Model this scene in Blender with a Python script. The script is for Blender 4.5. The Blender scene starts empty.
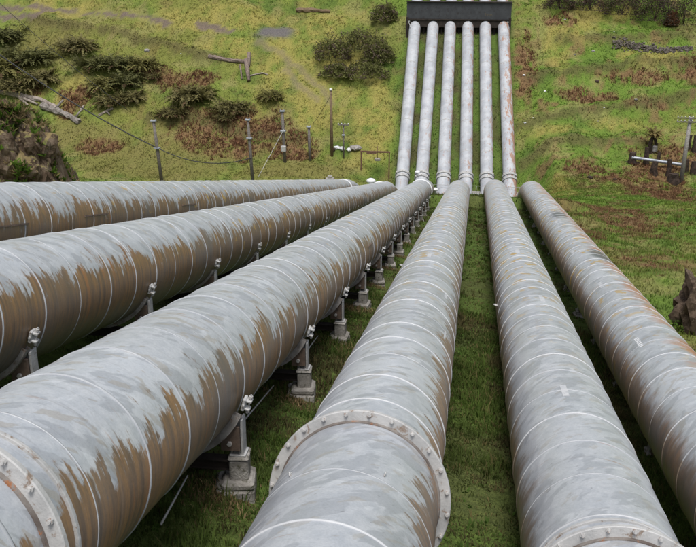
import bpy, math, random
import numpy as np
from mathutils import Vector, Matrix

random.seed(7)
rng = np.random.default_rng(11)
scene = bpy.context.scene
C = scene.collection

# ------------------------------------------------------------------ camera
FPX, IW, IH = 900.0, 696.0, 547.0
PITCH = math.radians(20.332)
YAW = math.radians(7.5375)
fwd = np.array([-math.sin(YAW)*math.cos(PITCH), math.cos(YAW)*math.cos(PITCH), -math.sin(PITCH)])
rgt = np.array([math.cos(YAW), math.sin(YAW), 0.0])
upv = np.cross(rgt, fwd)
cam_data = bpy.data.cameras.new("camera")
cam = bpy.data.objects.new("camera", cam_data)
C.objects.link(cam)
cam.matrix_world = Matrix((( rgt[0], upv[0], -fwd[0], 0), (rgt[1], upv[1], -fwd[1], 0),
                           (rgt[2], upv[2], -fwd[2], 0), (0, 0, 0, 1)))
cam_data.sensor_fit = 'HORIZONTAL'
cam_data.sensor_width = 36.0
cam_data.lens = 36.0*FPX/IW
cam_data.clip_start = 0.1
cam_data.clip_end = 6000
scene.camera = cam

# ------------------------------------------------------------------ sky, sun, exposure
SUN_EL, SUN_AZ = math.radians(68), math.radians(172)      # azimuth measured from +Y towards +X
world = bpy.data.worlds.new("World")
scene.world = world
world.use_nodes = True
wn, wl = world.node_tree.nodes, world.node_tree.links
wn.clear()
wo = wn.new('ShaderNodeOutputWorld'); bg = wn.new('ShaderNodeBackground')
sky = wn.new('ShaderNodeTexSky'); sky.sky_type = 'NISHITA'; sky.sun_disc = False
sky.sun_elevation = SUN_EL; sky.sun_rotation = SUN_AZ
sky.air_density = 1.0; sky.dust_density = 3.0; sky.ozone_density = 1.0
hs = wn.new('ShaderNodeHueSaturation'); hs.inputs['Saturation'].default_value = 0.5
wl.new(sky.outputs[0], hs.inputs['Color']); wl.new(hs.outputs[0], bg.inputs[0])
bg.inputs[1].default_value = 0.08
wl.new(bg.outputs[0], wo.inputs[0])
sd = bpy.data.lights.new("sun", 'SUN'); sd.energy = 1.5; sd.angle = math.radians(24)
sd.color = (1.0, 0.975, 0.94)
sun = bpy.data.objects.new("sun", sd); C.objects.link(sun)
sv = Vector((math.sin(SUN_AZ)*math.cos(SUN_EL), math.cos(SUN_AZ)*math.cos(SUN_EL), math.sin(SUN_EL)))
sun.rotation_euler = (-sv).to_track_quat('-Z', 'Y').to_euler()
scene.view_settings.view_transform = 'Standard'
scene.view_settings.look = 'None'
scene.view_settings.gamma = 1.0
scene.view_settings.exposure = 0.93
scene.view_settings.use_curve_mapping = False
scene.render.engine = 'CYCLES'

# ------------------------------------------------------------------ object helpers
def tag(o, label=None, cat=None, group=None, kind=None):
    if label: o["label"] = label
    if cat: o["category"] = cat
    if group: o["group"] = group
    if kind: o["kind"] = kind
    return o

def thing(name, label, cat, loc=(0, 0, 0), rotz=0.0, group=None):
    o = bpy.data.objects.new(name, None); C.objects.link(o)
    o.empty_display_size = 0.2
    o.location = loc; o.rotation_euler = (0, 0, rotz)
    return tag(o, label, cat, group)

def link(name, mesh, parent=None, mat4=None, loc=None):
    o = bpy.data.objects.new(name, mesh); C.objects.link(o)
    if parent: o.parent = parent
    if mat4 is not None: o.matrix_basis = mat4
    elif loc is not None: o.location = loc
    return o

class MB:
    """collects polygons; build() links them as one mesh object"""
    def __init__(s): s.v = []; s.f = []
    def quadstrip(s, rings, closed=True, cap0=False, cap1=False):
        n = len(rings[0]); b = len(s.v)
        for r in rings: s.v += [tuple(p) for p in r]
        for i in range(len(rings)-1):
            for j in range(n if closed else n-1):
                k = (j+1) % n
                s.f.append((b+i*n+j, b+i*n+k, b+(i+1)*n+k, b+(i+1)*n+j))
        if cap0: s.f.append(tuple(b+j for j in reversed(range(n))))
        if cap1: s.f.append(tuple(b+(len(rings)-1)*n+j for j in range(n)))
        return s
    def box(s, c, d, rot=None, bevel=0.0):
        x, y, z = (q/2 for q in d); b = len(s.v); c = Vector(c)
        bv = min(bevel, x*.9, y*.9, z*.9)
        if bv <= 0:
            for p in ((-x,-y,-z),(x,-y,-z),(x,y,-z),(-x,y,-z),(-x,-y,z),(x,-y,z),(x,y,z),(-x,y,z)):
                p = Vector(p)
                if rot is not None: p = rot @ p
                s.v.append(tuple(c+p))
            for f in ((0,3,2,1),(4,5,6,7),(0,1,5,4),(1,2,6,5),(2,3,7,6),(3,0,4,7)):
                s.f.append(tuple(b+i for i in f))
        else:
            rings = []
            for (k, zz) in ((bv, -z), (0, -z+bv), (0, z-bv), (bv, z)):
                X, Y = x-k, y-k
                q = min(bv, X*.5, Y*.5)
                r = [(-X+q,-Y,zz),(X-q,-Y,zz),(X,-Y+q,zz),(X,Y-q,zz),(X-q,Y,zz),(-X+q,Y,zz),(-X,Y-q,zz),(-X,-Y+q,zz)]
                rr = []
                for p in r:
                    p = Vector(p)
                    if rot is not None: p = rot @ p
                    rr.append(c+p)
                rings.append(rr)
            s.quadstrip(rings, True, True, True)
        return s
    def tube(s, pts, rad, n=8, cap=True, jit=0.0):
        pts = [Vector(p) for p in pts]
        if not hasattr(rad, '__len__'): rad = [rad]*len(pts)
        rings = []; e = None
        for i, p in enumerate(pts):
            d = (pts[min(i+1, len(pts)-1)]-pts[max(i-1, 0)]).normalized()
            if e is None:
                e = d.cross(Vector((0.31, 0.2, 1)) if abs(d.z) < .9 else Vector((1, .1, 0))).normalized()
            else:
                e = (e - d*e.dot(d)).normalized()
            w = d.cross(e)
            rings.append([p+(e*math.cos(t)+w*math.sin(t))*rad[i]*(1+jit*(random.random()-.5)) for t in (2*math.pi*j/n for j in range(n))])
        s.quadstrip(rings, True, cap, cap)
        return s
    def mesh(s, name, mat, smooth=False, org=(0, 0, 0)):
        me = bpy.data.meshes.new(name)
        ox, oy, oz = org
        me.from_pydata([(a-ox, b-oy, c-oz) for a, b, c in s.v], [], s.f)
        me.materials.append(mat)
        if smooth: me.polygons.foreach_set('use_smooth', [True]*len(me.polygons))
        me.update()
        return me
    def build(s, name, mat, parent=None, smooth=False, org=(0, 0, 0), loc=None):
        return link(name, s.mesh(name, mat, smooth, org), parent, None, loc)

def tris_mesh(name, V, F, mat, col=None, smooth=False):
    """fast numpy mesh: V (n,3), F (m,3 or 4)"""
    me = bpy.data.meshes.new(name)
    k = F.shape[1]
    me.vertices.add(len(V)); me.vertices.foreach_set('co', np.ascontiguousarray(V, dtype=np.float32).ravel())
    me.loops.add(F.size); me.loops.foreach_set('vertex_index', np.ascontiguousarray(F, dtype=np.int32).ravel())
    me.polygons.add(len(F))
    me.polygons.foreach_set('loop_start', np.arange(0, F.size, k, dtype=np.int32))
    me.polygons.foreach_set('loop_total', np.full(len(F), k, dtype=np.int32))
    if smooth: me.polygons.foreach_set('use_smooth', np.ones(len(F), dtype=bool))
    me.update(calc_edges=True)
    if col is not None:
        a = me.attributes.new('Col', 'FLOAT_COLOR', 'POINT')
        a.data.foreach_set('color', np.ascontiguousarray(np.c_[col, np.ones(len(col))], dtype=np.float32).ravel())
    me.materials.append(mat)
    return me

# ------------------------------------------------------------------ numpy noise
def _hash(i, j, seed):
    h = (i.astype(np.int64)*374761393 + j.astype(np.int64)*668265263 + seed*974711) & 0xffffffff
    h = ((h ^ (h >> 13))*1274126177) & 0xffffffff
    return ((h ^ (h >> 16)) & 0xffff)/65535.0
def vnoise(x, y, seed=0):
    xi, yi = np.floor(x), np.floor(y); u, v = x-xi, y-yi
    u = u*u*(3-2*u); v = v*v*(3-2*v)
    a, b = _hash(xi, yi, seed), _hash(xi+1, yi, seed)
    c, d = _hash(xi, yi+1, seed), _hash(xi+1, yi+1, seed)
    return (a*(1-u)+b*u)*(1-v)+(c*(1-u)+d*u)*v
def fbm(x, y, seed=0, octv=4, gain=.5):
    s = 0; a = 1.0; t = 0
    for o in range(octv):
        s = s+a*vnoise(x*2**o+17.3*o, y*2**o-9.1*o, seed+o); t += a; a *= gain
    return s/t
def sstep(a, b, x):
    t = np.clip((x-a)/(b-a), 0, 1); return t*t*(3-2*t)

HOOP0 = [.4, .75, .2, .55, .49, .0]      # where the first hoop of each pipe sits

# ------------------------------------------------------------------ node helpers
class NT:
    def __init__(s, name):
        s.m = bpy.data.materials.new(name); s.m.use_nodes = True
        s.t = s.m.node_tree; s.t.nodes.clear()
        s.out = s.t.nodes.new('ShaderNodeOutputMaterial')
        s.b = s.t.nodes.new('ShaderNodeBsdfPrincipled')
        s.t.links.new(s.b.outputs[0], s.out.inputs[0])
    def set(s, inp, v):
        if hasattr(v, 'is_linked') or isinstance(v, bpy.types.NodeSocket): s.t.links.new(v, inp)
        else: inp.default_value = v
    def n(s, typ, **kw):
        nd = s.t.nodes.new(typ)
        for k, v in kw.items(): setattr(nd, k, v)
        return nd
    def attr(s, name, what='Fac'):
        nd = s.n('ShaderNodeAttribute', attribute_name=name); return nd.outputs[what]
    def math(s, op, a, b=0.0, c=0.0, clamp=False):
        nd = s.n('ShaderNodeMath', operation=op, use_clamp=clamp)
        s.set(nd.inputs[0], a); s.set(nd.inputs[1], b); s.set(nd.inputs[2], c); return nd.outputs[0]
    def vec(s, x, y, z=0.0):
        nd = s.n('ShaderNodeCombineXYZ')
        s.set(nd.inputs[0], x); s.set(nd.inputs[1], y); s.set(nd.inputs[2], z); return nd.outputs[0]
    def noise(s, vec, scale, detail=4, rough=.55, dist=0.0):
        nd = s.n('ShaderNodeTexNoise')
        if vec is not None: s.t.links.new(vec, nd.inputs['Vector'])
        nd.inputs['Scale'].default_value = scale; nd.inputs['Detail'].default_value = detail
        nd.inputs['Roughness'].default_value = rough; nd.inputs['Distortion'].default_value = dist
        return nd.outputs['Fac']
    def step(s, v, a, b, to0=0.0, to1=1.0):
        nd = s.n('ShaderNodeMapRange', interpolation_type='SMOOTHSTEP')
        s.set(nd.inputs[0], v); nd.inputs[1].default_value = a; nd.inputs[2].default_value = b
        nd.inputs[3].default_value = to0; nd.inputs[4].default_value = to1; return nd.outputs[0]
    def mix(s, f, a, b, mode='MIX'):
        nd = s.n('ShaderNodeMix', data_type='RGBA', blend_type=mode)
        s.set(nd.inputs[0], f)
        for i, v in ((6, a), (7, b)):
            if isinstance(v, tuple): nd.inputs[i].default_value = (*v, 1) if len(v) == 3 else v
            else: s.t.links.new(v, nd.inputs[i])
        return nd.outputs[2]
    def ramp(s, v, *stops):
        nd = s.n('ShaderNodeValToRGB'); cr = nd.color_ramp
        while len(cr.elements) < len(stops): cr.elements.new(0.5)
        for e, (p, c) in zip(cr.elements, stops): e.position = p; e.color = (*c, 1)
        s.t.links.new(v, nd.inputs[0]); return nd.outputs[0]
    def bump(s, h, strength=.3, dist=.02):
        nd = s.n('ShaderNodeBump'); nd.inputs['Strength'].default_value = strength
        nd.inputs['Distance'].default_value = dist; s.t.links.new(h, nd.inputs['Height'])
        s.t.links.new(nd.outputs[0], s.b.inputs['Normal'])
    def done(s, col, rough=.8, metal=0.0, spec=.5):
        if isinstance(col, tuple): s.b.inputs['Base Color'].default_value = (*col, 1)
        else: s.t.links.new(col, s.b.inputs['Base Color'])
        s.set(s.b.inputs['Roughness'], rough); s.b.inputs['Metallic'].default_value = metal
        s.b.inputs['Specular IOR Level'].default_value = spec
        return s.m
    def obj(s):
        return s.n('ShaderNodeTexCoord').outputs['Object']
    def geo(s):
        return s.n('ShaderNodeNewGeometry').outputs['Position']

def mottled(name, c0, c1, scale=6, rough=.8, spec=.4, metal=0.0, bump=.3, c2=None, world=True, bdist=.02):
    t = NT(name); p = t.geo() if world else t.obj()
    a = t.noise(p, scale, 6, .6); col = t.mix(t.step(a, .3, .7), c0, c1)
    if c2:
        b = t.noise(p, scale*2.7, 5, .65, .4); col = t.mix(t.step(b, .55, .68), col, c2)
    f = t.noise(p, scale*9, 3, .6); t.bump(f, bump, bdist)
    return t.done(col, rough, metal, spec)

def pipe_mat(name, seed, a0=9.0, aL=9.0, rust_r=0.0, lichen=0.0, stain=0.0, tan=0.35, brown_amt=1.0):
    """weathered aluminium-painted shell; ang = angle from the crown (right positive), len = metres along the run"""
    t = NT(name)
    ang, ln = t.attr('ang'), t.attr('len')
    arc = t.math('MULTIPLY', ang, .85)
    sd_ = seed*13.7
    P = t.vec(arc, t.math('ADD', ln, sd_), seed*3.1)
    # streaks run round the shell, short along it
    S = t.vec(t.math('MULTIPLY', arc, .55), t.math('MULTIPLY', t.math('ADD', ln, sd_), 6.0), seed*1.7)
    S2 = t.vec(t.math('MULTIPLY', arc, .8), t.math('MULTIPLY', t.math('ADD', ln, sd_), 17.0), seed*5.1)
    fs = t.noise(S2, 1.0, 5, .7)
    # every strake between two hoops has its own tone
    wn_ = t.n('ShaderNodeTexWhiteNoise', noise_dimensions='1D'); t.set(wn_.inputs['W'], t.math('FLOOR', t.math('ADD', t.math('MULTIPLY', ln, 1/1.12), 40.0-1.2/1.12+seed*100-HOOP0[seed-1]/1.12)))
    tone = wn_.outputs['Value']
    # slanting brush-like patches
    Q = t.vec(t.math('ADD', t.math('MULTIPLY', arc, 1.5), t.math('MULTIPLY', ln, 1.1)), t.math('SUBTRACT', t.math('MULTIPLY', ln, 3.2), t.math('MULTIPLY', arc, 2.6)), seed*2.3)
    big = t.noise(P, .45, 4, .55)
    fine = t.noise(P, 7, 6, .65)
    grey = t.mix(t.step(big, .3, .7), (.325, .348, .378), (.43, .455, .488))
    grey = t.mix(t.math('MULTIPLY', tone, .5), grey, (.29, .305, .325))
    grey = t.mix(t.step(fs, .55, .75, 0, .35), grey, (.50, .51, .52))
    grey = t.mix(t.step(fine, .3, .75), grey, t.mix(.5, grey, (.52, .53, .54)))
    pat = t.noise(Q, .9, 3, .5, .3)
    grey = t.mix(t.math('MULTIPLY', t.step(pat, .535, .57), .5), grey, (.235, .25, .272))
    pat2 = t.noise(Q, 1.7, 2, .5, .1)
    grey = t.mix(t.math('MULTIPLY', t.step(pat2, .6, .63), tan), grey, (.27, .23, .17))
    pat3 = t.noise(Q, 1.1, 3, .5, .5)
    grey = t.mix(t.math('MULTIPLY', t.step(pat3, .6, .66), .32), grey, (.58, .60, .62))
    # dull lower quarters of every shell
    st = t.noise(S, 1.0, 6, .62)
    st2 = t.noise(S, 2.3, 5, .6)
    st3 = t.noise(P, 1.0, 4, .6)
    st4 = t.noise(t.vec(arc, t.math('MULTIPLY', t.math('ADD', ln, sd_), 1.6), seed*6.1), 2.6, 5, .65)
    wob = t.math('ADD', t.math('ADD', t.math('MULTIPLY', t.math('SUBTRACT', st, .5), 1.0), t.math('MULTIPLY', t.math('SUBTRACT', fs, .5), 1.0)), t.math('ADD', t.math('MULTIPLY', t.math('SUBTRACT', st3, .5), 1.2), t.math('MULTIPLY', t.math('SUBTRACT', st4, .5), 1.5)))
    brown = t.ramp(st2, (.25, (.088, .062, .044)), (.45, (.18, .115, .065)), (.6, (.27, .155, .066)), (.75, (.135, .10, .076)))
    brown = t.mix(t.math('MULTIPLY', t.step(t.noise(S, 1.1, 4, .6), .57, .70), .6), brown, (.33, .135, .045))
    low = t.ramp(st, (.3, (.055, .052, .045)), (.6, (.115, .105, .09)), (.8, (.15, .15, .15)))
    mr = t.math('ADD', ang, wob)
    mR = t.step(mr, a0-.02, a0+.16)
    brown = t.mix(t.step(fs, .45, .7, 0, .45), brown, (.085, .068, .055))
    brown = t.mix(t.step(fs, .62, .74, 0, .45), brown, (.30, .25, .19))
    brown = t.mix(t.step(tone, .3, .9, 0, .35), brown, (.12, .105, .09))
    brown = t.mix(t.step(t.noise(P, .55, 3, .5), .52, .68, 0, .55), brown, (.14, .135, .13))
    col = t.mix(t.math('MULTIPLY', mR, brown_amt), grey, brown)
    ml = t.math('ADD', t.math('MULTIPLY', ang, -1.0), t.math('MULTIPLY', wob, .6))
    col = t.mix(t.step(ml, aL, aL+.5, 0, .85), col, brown)
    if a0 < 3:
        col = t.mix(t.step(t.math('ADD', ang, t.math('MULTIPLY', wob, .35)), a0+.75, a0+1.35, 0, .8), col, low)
    if rust_r > 0:
        rr = t.math('MULTIPLY', t.step(t.math('ADD', ang, t.math('MULTIPLY', wob, .8)), -.1, .6), t.step(st3, .34, .54))
        col = t.mix(t.math('MULTIPLY', rr, rust_r), col, t.mix(st2, (.34, .115, .05), (.40, .20, .12)))
    # small rust runs near the crown
    sp = t.math('MULTIPLY', t.step(t.noise(S, 1.9, 3, .5), .66, .73), t.step(t.noise(P, .6, 2), .5, .62))
    col = t.mix(t.math('MULTIPLY', sp, .55), col, (.27, .115, .04))
    if lichen > 0:
        li = t.step(t.noise(P, 2.6, 3, .55, .3), (.655-.03*lichen), (.675-.03*lichen))
        li = t.math('MULTIPLY', li, t.step(ln, 18, 36))
        col = t.mix(t.math('MULTIPLY', li, .9), col, t.mix(fine, (.48, .28, .03), (.36, .24, .08)))
    if stain > 0:
        for (c, a, wl, wa) in ((50.5, -.1, 2.0, .6), (37.0, .35, 1.7, .62)):
            d1 = t.math('MULTIPLY', t.math('SUBTRACT', ln, c), 1/wl); d2 = t.math('MULTIPLY', t.math('SUBTRACT', ang, a), 1/wa)
            rr_ = t.math('SQRT', t.math('ADD', t.math('MULTIPLY', d1, d1), t.math('MULTIPLY', d2, d2)))
            mk = t.step(t.math('ADD', rr_, t.math('MULTIPLY', t.math('SUBTRACT', st, .5), 2.4)), .95, .55)
            col = t.mix(t.math('MULTIPLY', mk, .8), col, (.06, .065, .075))
    grit = t.noise(P, 45, 3, .7)
    col = t.mix(1.0, col, t.ramp(grit, (.3, (.88, .88, .88)), (.5, (1, 1, 1)), (.7, (1.08, 1.08, 1.08))), 'MULTIPLY')
    run = t.noise(S2, .55, 4, .6)
    col = t.mix(t.math('MULTIPLY', t.step(run, .60, .70), .30), col, (.17, .16, .15))
    sc = t.step(t.noise(Q, 3.3, 2, .5), .70, .74)
    col = t.mix(t.math('MULTIPLY', sc, .5), col, (.13, .13, .135))
    t.bump(t.math('ADD', t.math('MULTIPLY', fine, .3), t.math('MULTIPLY', big, 2.0)), .35, .02)
    rough = t.step(t.math('ADD', t.math('MULTIPLY', st2, .5), t.math('MULTIPLY', fine, .5)), .25, .75, .28, .46)
    mm = t.done(col, t.math('ADD', rough, t.math('MULTIPLY', mR, .12)), 0.0, .5)
    t.t.links.new(t.math('MULTIPLY', t.math('SUBTRACT', 1.0, mR, 0.0, True), .03), t.b.inputs['Metallic'])
    return mm

def upper_mat(name, seed, rust):
    t = NT(name)
    ang, ln = t.attr('ang'), t.attr('len')
    arc = t.math('MULTIPLY', ang, .85)
    P = t.vec(arc, t.math('ADD', ln, seed*9.0), seed*2.0)
    S = t.vec(t.math('MULTIPLY', arc, 1.6), t.math('MULTIPLY', ln, .55), seed*4.0)
    col = t.mix(t.step(t.noise(P, .7, 4), .35, .65), (.33, .345, .37), (.44, .455, .475))
    col = t.mix(t.step(t.noise(P, 2.2, 6, .7), .52, .66, 0, .38), col, (.25, .235, .22))
    col = t.mix(t.step(t.noise(P, 4.5, 4, .6), .58, .68, 0, .2), col, (.60, .61, .62))
    r1 = t.noise(S, 1.4, 6, .7)
    side = t.step(t.math('ADD', ang, t.math('MULTIPLY', t.math('SUBTRACT', r1, .5), 9.0)), 1.3-.75*rust, 1.7-.6*rust)
    col = t.mix(t.math('MULTIPLY', side, min(.8, .35+.5*rust)), col, t.mix(r1, (.33, .11, .04), (.28, .17, .10)))
    spk = t.step(t.noise(P, 4.0, 4, .6), .60, .66)
    col = t.mix(t.math('MULTIPLY', spk, min(.8, .3+.5*rust)), col, (.27, .10, .045))
    return t.done(col, .5, 0.0, .45)

def attr_mat(name, rough=.75, trans=.25, spec=.25, var=.25):
    t = NT(name)
    c = t.attr('Col', 'Color')
    nz = t.noise(t.geo(), 3.0, 3)
    col = t.mix(1.0, c, t.ramp(nz, (.2, (1-var,)*3), (.8, (1+var,)*3)), 'MULTIPLY')
    t.done(col, rough, 0, spec)
    if trans > 0:
        tr = t.n('ShaderNodeBsdfTranslucent'); t.t.links.new(col, tr.inputs[0])
        mx = t.n('ShaderNodeMixShader'); mx.inputs[0].default_value = trans
        t.t.links.new(t.b.outputs[0], mx.inputs[1]); t.t.links.new(tr.outputs[0], mx.inputs[2])
        t.t.links.new(mx.outputs[0], t.out.inputs[0])
    return t.m

M = {}
M['hoop'] = mottled('hoop_paint', (.50, .52, .54), (.62, .63, .64), 3, .45, .5, 0, .1, (.40, .39, .37))
M['flange'] = mottled('flange_paint', (.33, .33, .325), (.46, .455, .445), 3.5, .5, .5, 0, .25, (.22, .165, .125))
M['bolt'] = mottled('bolt_steel', (.42, .41, .40), (.56, .55, .53), 14, .45, .5, .2, .2, (.28, .16, .10))
M['rust'] = mottled('rust_seal', (.10, .08, .07), (.27, .25, .23), 2.2, .85, .2, 0, .4, (.30, .125, .055))
M['steel'] = mottled('dull_steel', (.20, .185, .17), (.36, .34, .32), 6, .6, .4, .1, .3, (.17, .10, .06))
M['post'] = mottled('galvanised_post', (.36, .36, .36), (.50, .50, .49), 8, .5, .5, .1, .2, (.26, .22, .19))
M['bracket'] = mottled('brown_bracket', (.10, .075, .06), (.17, .12, .09), 7, .8, .3, 0, .3)
M['concrete'] = mottled('concrete', (.21, .195, .175), (.40, .38, .35), 4, .92, .2, 0, .8, (.11, .105, .075))
M['white'] = mottled('white_paint', (.60, .61, .62), (.74, .74, .74), 12, .6, .4, 0, .1)
M['patch'] = mottled('pale_patch', (.40, .415, .43), (.50, .505, .51), 7, .6, .4, 0, .1, (.36, .36, .36))
M['black_box'] = mottled('slate_panel', (.042, .044, .048), (.058, .061, .066), 1.2, .75, .3, 0, .15, (.035, .034, .034))
M['dark_frame'] = mottled('dark_frame', (.022, .018, .016), (.045, .036, .03), 2.0, .85, .2, 0, .3)
M['timber'] = mottled('pole_timber', (.115, .10, .09), (.20, .18, .165), 5, .9, .2, 0, .4, (.09, .075, .065))
M['brown_timber'] = mottled('brown_pole', (.13, .09, .055), (.20, .145, .09), 5, .9, .2, 0, .4)
M['deadwood'] = mottled('deadwood', (.20, .165, .14), (.37, .32, .28), 3.5, .9, .2, 0, .7, (.10, .075, .06))
M['greywood'] = mottled('greywood', (.13, .115, .10), (.30, .27, .245), 2.5, .95, .15, 0, .8, (.05, .04, .033))
M['darkwood'] = mottled('charred_wood', (.022, .018, .015), (.07, .05, .04), 4, .95, .15, 0, .7, (.12, .07, .045))
M['log'] = mottled('log_bark', (.13, .10, .085), (.27, .21, .175), 4, .9, .2, 0, .7, (.08, .06, .05))
M['grey_stone'] = mottled('grey_stone', (.20, .185, .175), (.38, .36, .34), 3, .95, .2, 0, .8, (.11, .10, .085))
M['rubble'] = mottled('rubble', (.075, .06, .05), (.22, .195, .17), 2.2, .95, .15, 0, .6, (.05, .04, .035))
M['darkrock'] = mottled('dark_rock', (.045, .032, .023), (.13, .095, .068), 7, .95, .15, 0, .9, (.21, .165, .12))
M['galv'] = mottled('galvanised_tube', (.22, .24, .275), (.34, .36, .39), 4, .4, .5, .2, .1)
M['cable'] = mottled('cable_sheath', (.03, .03, .032), (.05, .05, .052), 8, .7, .3, 0, .1)
M['rusty_steel'] = mottled('rusty_frame', (.10, .055, .035), (.17, .10, .065), 6, .85, .25, 0, .4)
M['plant'] = attr_mat('leaves', .7, .42, .2, .25)
M['grass'] = attr_mat('grass_blades', .8, .45, .12, .2)
M['mark'] = mottled('faded_mark', (.12, .095, .055), (.15, .12, .07), 12, .9, .2, 0, .1)

# ------------------------------------------------------------------ pipe routes (six penstocks, numbered from the left)
R = 0.85
NEAR = [((-8.9, 13, -4.54), (-10.8, 80, -21.56)), ((-6.17, 10, -4.49), (-7.33, 70, -19.21)),
        ((-3.41, 10, -5.16), (-3.29, 70, -18.74)), ((-.94, 10, -5.99), (-.34, 70, -18.61)),
        ((1.71, 10, -6.73), (2.42, 70, -18.45)), ((4.10, 10, -7.08), (5.2, 70, -18.45))]
YC = [84, 86, 74, 70, 70, 70]
FARB = [-8.06, -5.52, -2.65, .27, 2.97, 5.91]
FART = [-8.32, -5.61, -3.05, -.45, 2.12, 4.79]
def near_pt(i, Y):
    a, b = (np.array(q, float) for q in NEAR[i]); return a+(b-a)*(Y-a[1])/(b[1]-a[1])
def far_pt(i, Y):
    a = np.array((FARB[i], 115, -29.85+.025*i)); b = np.array((FART[i], 139, -12.33+.03*i)); return a+(b-a)*(Y-115)/24.0
CREST = [near_pt(i, YC[i]) for i in range(6)]
CREST[1] = CREST[1]+np.array((.25, 0, 0))
TROUGH = [far_pt(i, 108.0) for i in range(6)]
START = [near_pt(i, -7.0) for i in range(6)]
def route(i):
    return [START[i], CREST[i], TROUGH[i], far_pt(i, 172.0)]

def plane_at(px, py):
    v = fwd*FPX+rgt*(px-IW/2)-upv*(py-IH/2); v = v/v[1]
    Y = (-31.25-.729*115)/(v[2]-.729); return (v[0]*Y, Y)
# low earth banks and terrace edges across the slope
BNK = [[plane_at(*q) for q in L_] for L_ in (((30, 17), (60, 23), (95, 28), (130, 34), (165, 43), (200, 53), (228, 62)), ((505, 130), (545, 121), (590, 113), (640, 105), (700, 95)),
       ((528, 78), (580, 70), (640, 63), (700, 62)), ((520, 165), (560, 158), (610, 150), (640, 148)), ((150, 120), (190, 118), (235, 126), (300, 140)), ((560, 35), (610, 40), (660, 36), (700, 40)))]
def seg_d(X, Y, pts):
    d = np.full(np.shape(X), 1e9)
    for (a, b) in zip(pts[:-1], pts[1:]):
        ax, ay, bx, by = a[0], a[1], b[0], b[1]; L = (bx-ax)**2+(by-ay)**2+1e-9
        t = np.clip(((X-ax)*(bx-ax)+(Y-ay)*(by-ay))/L, 0, 1)
        d = np.minimum(d, np.hypot(X-ax-t*(bx-ax), Y-ay-t*(by-ay)))
    return d
# ------------------------------------------------------------------ terrain height
def far_h(Y):
    z = -31.25+.729*(Y-115)
    z2 = -31.25+.729*(152-115)+.40*(Y-152)
    z3 = -31.25+.729*(152-115)+.40*(260-152)+.05*(Y-260)
    return np.where(Y < 152, z, np.where(Y < 260, z2, z3))
def smax(a, b, k):
    h = np.clip(.5+.5*(a-b)/k, 0, 1); return b*(1-h)+a*h+k*h*(1-h)
def H(X, Y, rough=True):
    X = np.asarray(X, float); Y = np.asarray(Y, float)
    Yc = np.clip(Y, -40, 172)
    xs, zs = [], []
    for i in range(6):
        pts = [near_pt(i, -40.0)]+route(i)[1:]
        yy = [p[1] for p in pts]
        xs.append(np.interp(Yc, yy, [p[0] for p in pts])); zs.append(np.interp(Yc, yy, [p[2] for p in pts])-1.27)
    cor = np.where(X <= xs[0], zs[0], zs[5])
    for i in range(5):
        t = np.clip((X-xs[i])/(xs[i+1]-xs[i]), 0, 1)
        cor = np.where((X > xs[i]) & (X <= xs[i+1]), zs[i]*(1-t)+zs[i+1]*t, cor)
    fill = -.2722*Y-.15                       # earth fill behind the crest, the pipes run buried through it
    cor = np.where((Y > 66) & (Y < 112.2), np.maximum(cor, np.where(X < -5.5, fill-1.2, fill)), cor)
    fh = far_h(Y)
    zl = np.interp(Yc, [-40, 84, 172], [near_pt(0, -40)[2]-1.45, near_pt(0, 84)[2]-1.45, near_pt(0, 84)[2]-1.45-.235*88])
    zr = np.interp(Yc, [-40, 70, 172], [near_pt(5, -40)[2]-1.45, near_pt(5, 70)[2]-1.45, near_pt(5, 70)[2]-1.45-.245*102])
    s = np.where(X < -2, smax(zl, fh, 8.0), smax(zr, fh, 16.0))
    w = np.maximum(sstep(1.6, 6.0, xs[0]-X), sstep(1.8, 6.0, X-xs[5]))
    w = np.where(X < -2, sstep(1.6, 6.0, xs[0]-X), w)
    z = cor*(1-w)+s*w
    z = np.where(Y > 150, np.maximum(z, fh), z)
    z = np.where(Y > 172, fh, z)
    if rough:
        off = np.maximum(xs[0]-X, X-xs[5])
        k = .25+.75*sstep(1.0, 6.0, off)
        z = z+k*((fbm(X*.16+3, Y*.16, 5, 3)-.5)*1.7+(fbm(X*.9, Y*.9, 9, 3)-.5)*.38)
        # sheep terraces across the far slope
        tt = fbm(X*.05, Y*.05, 21, 2)*9+Y*.33
        z = z+k*sstep(100, 118, Y)*.22*np.sin(tt*2*math.pi*.55)*fbm(X*.08, Y*.08, 31, 2)
        for L_ in BNK:
            d = seg_d(X, Y, L_); z = z+.55*np.exp(-(d/1.0)**2)*(.4+1.2*fbm(X*.3, Y*.3, 77, 2))
    return z

def ray(px, py):
    v = fwd*FPX+rgt*(px-IW/2)-upv*(py-IH/2); return v/v[1]
def at(px, py, y0=100.0, y1=230.0):
    """the point of the ground seen in a direction, searched outward from y0"""
    r = ray(px, py); ys = np.arange(y0, y1, .1)
    below = r[2]*ys < H(r[0]*ys, ys)
    k = int(np.argmax(below)) if below.any() else len(ys)-1
    Y = ys[k]; return Vector((r[0]*Y, Y, float(H(r[0]*Y, Y))))
def hz(x, y): return float(H(x, y))

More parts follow.
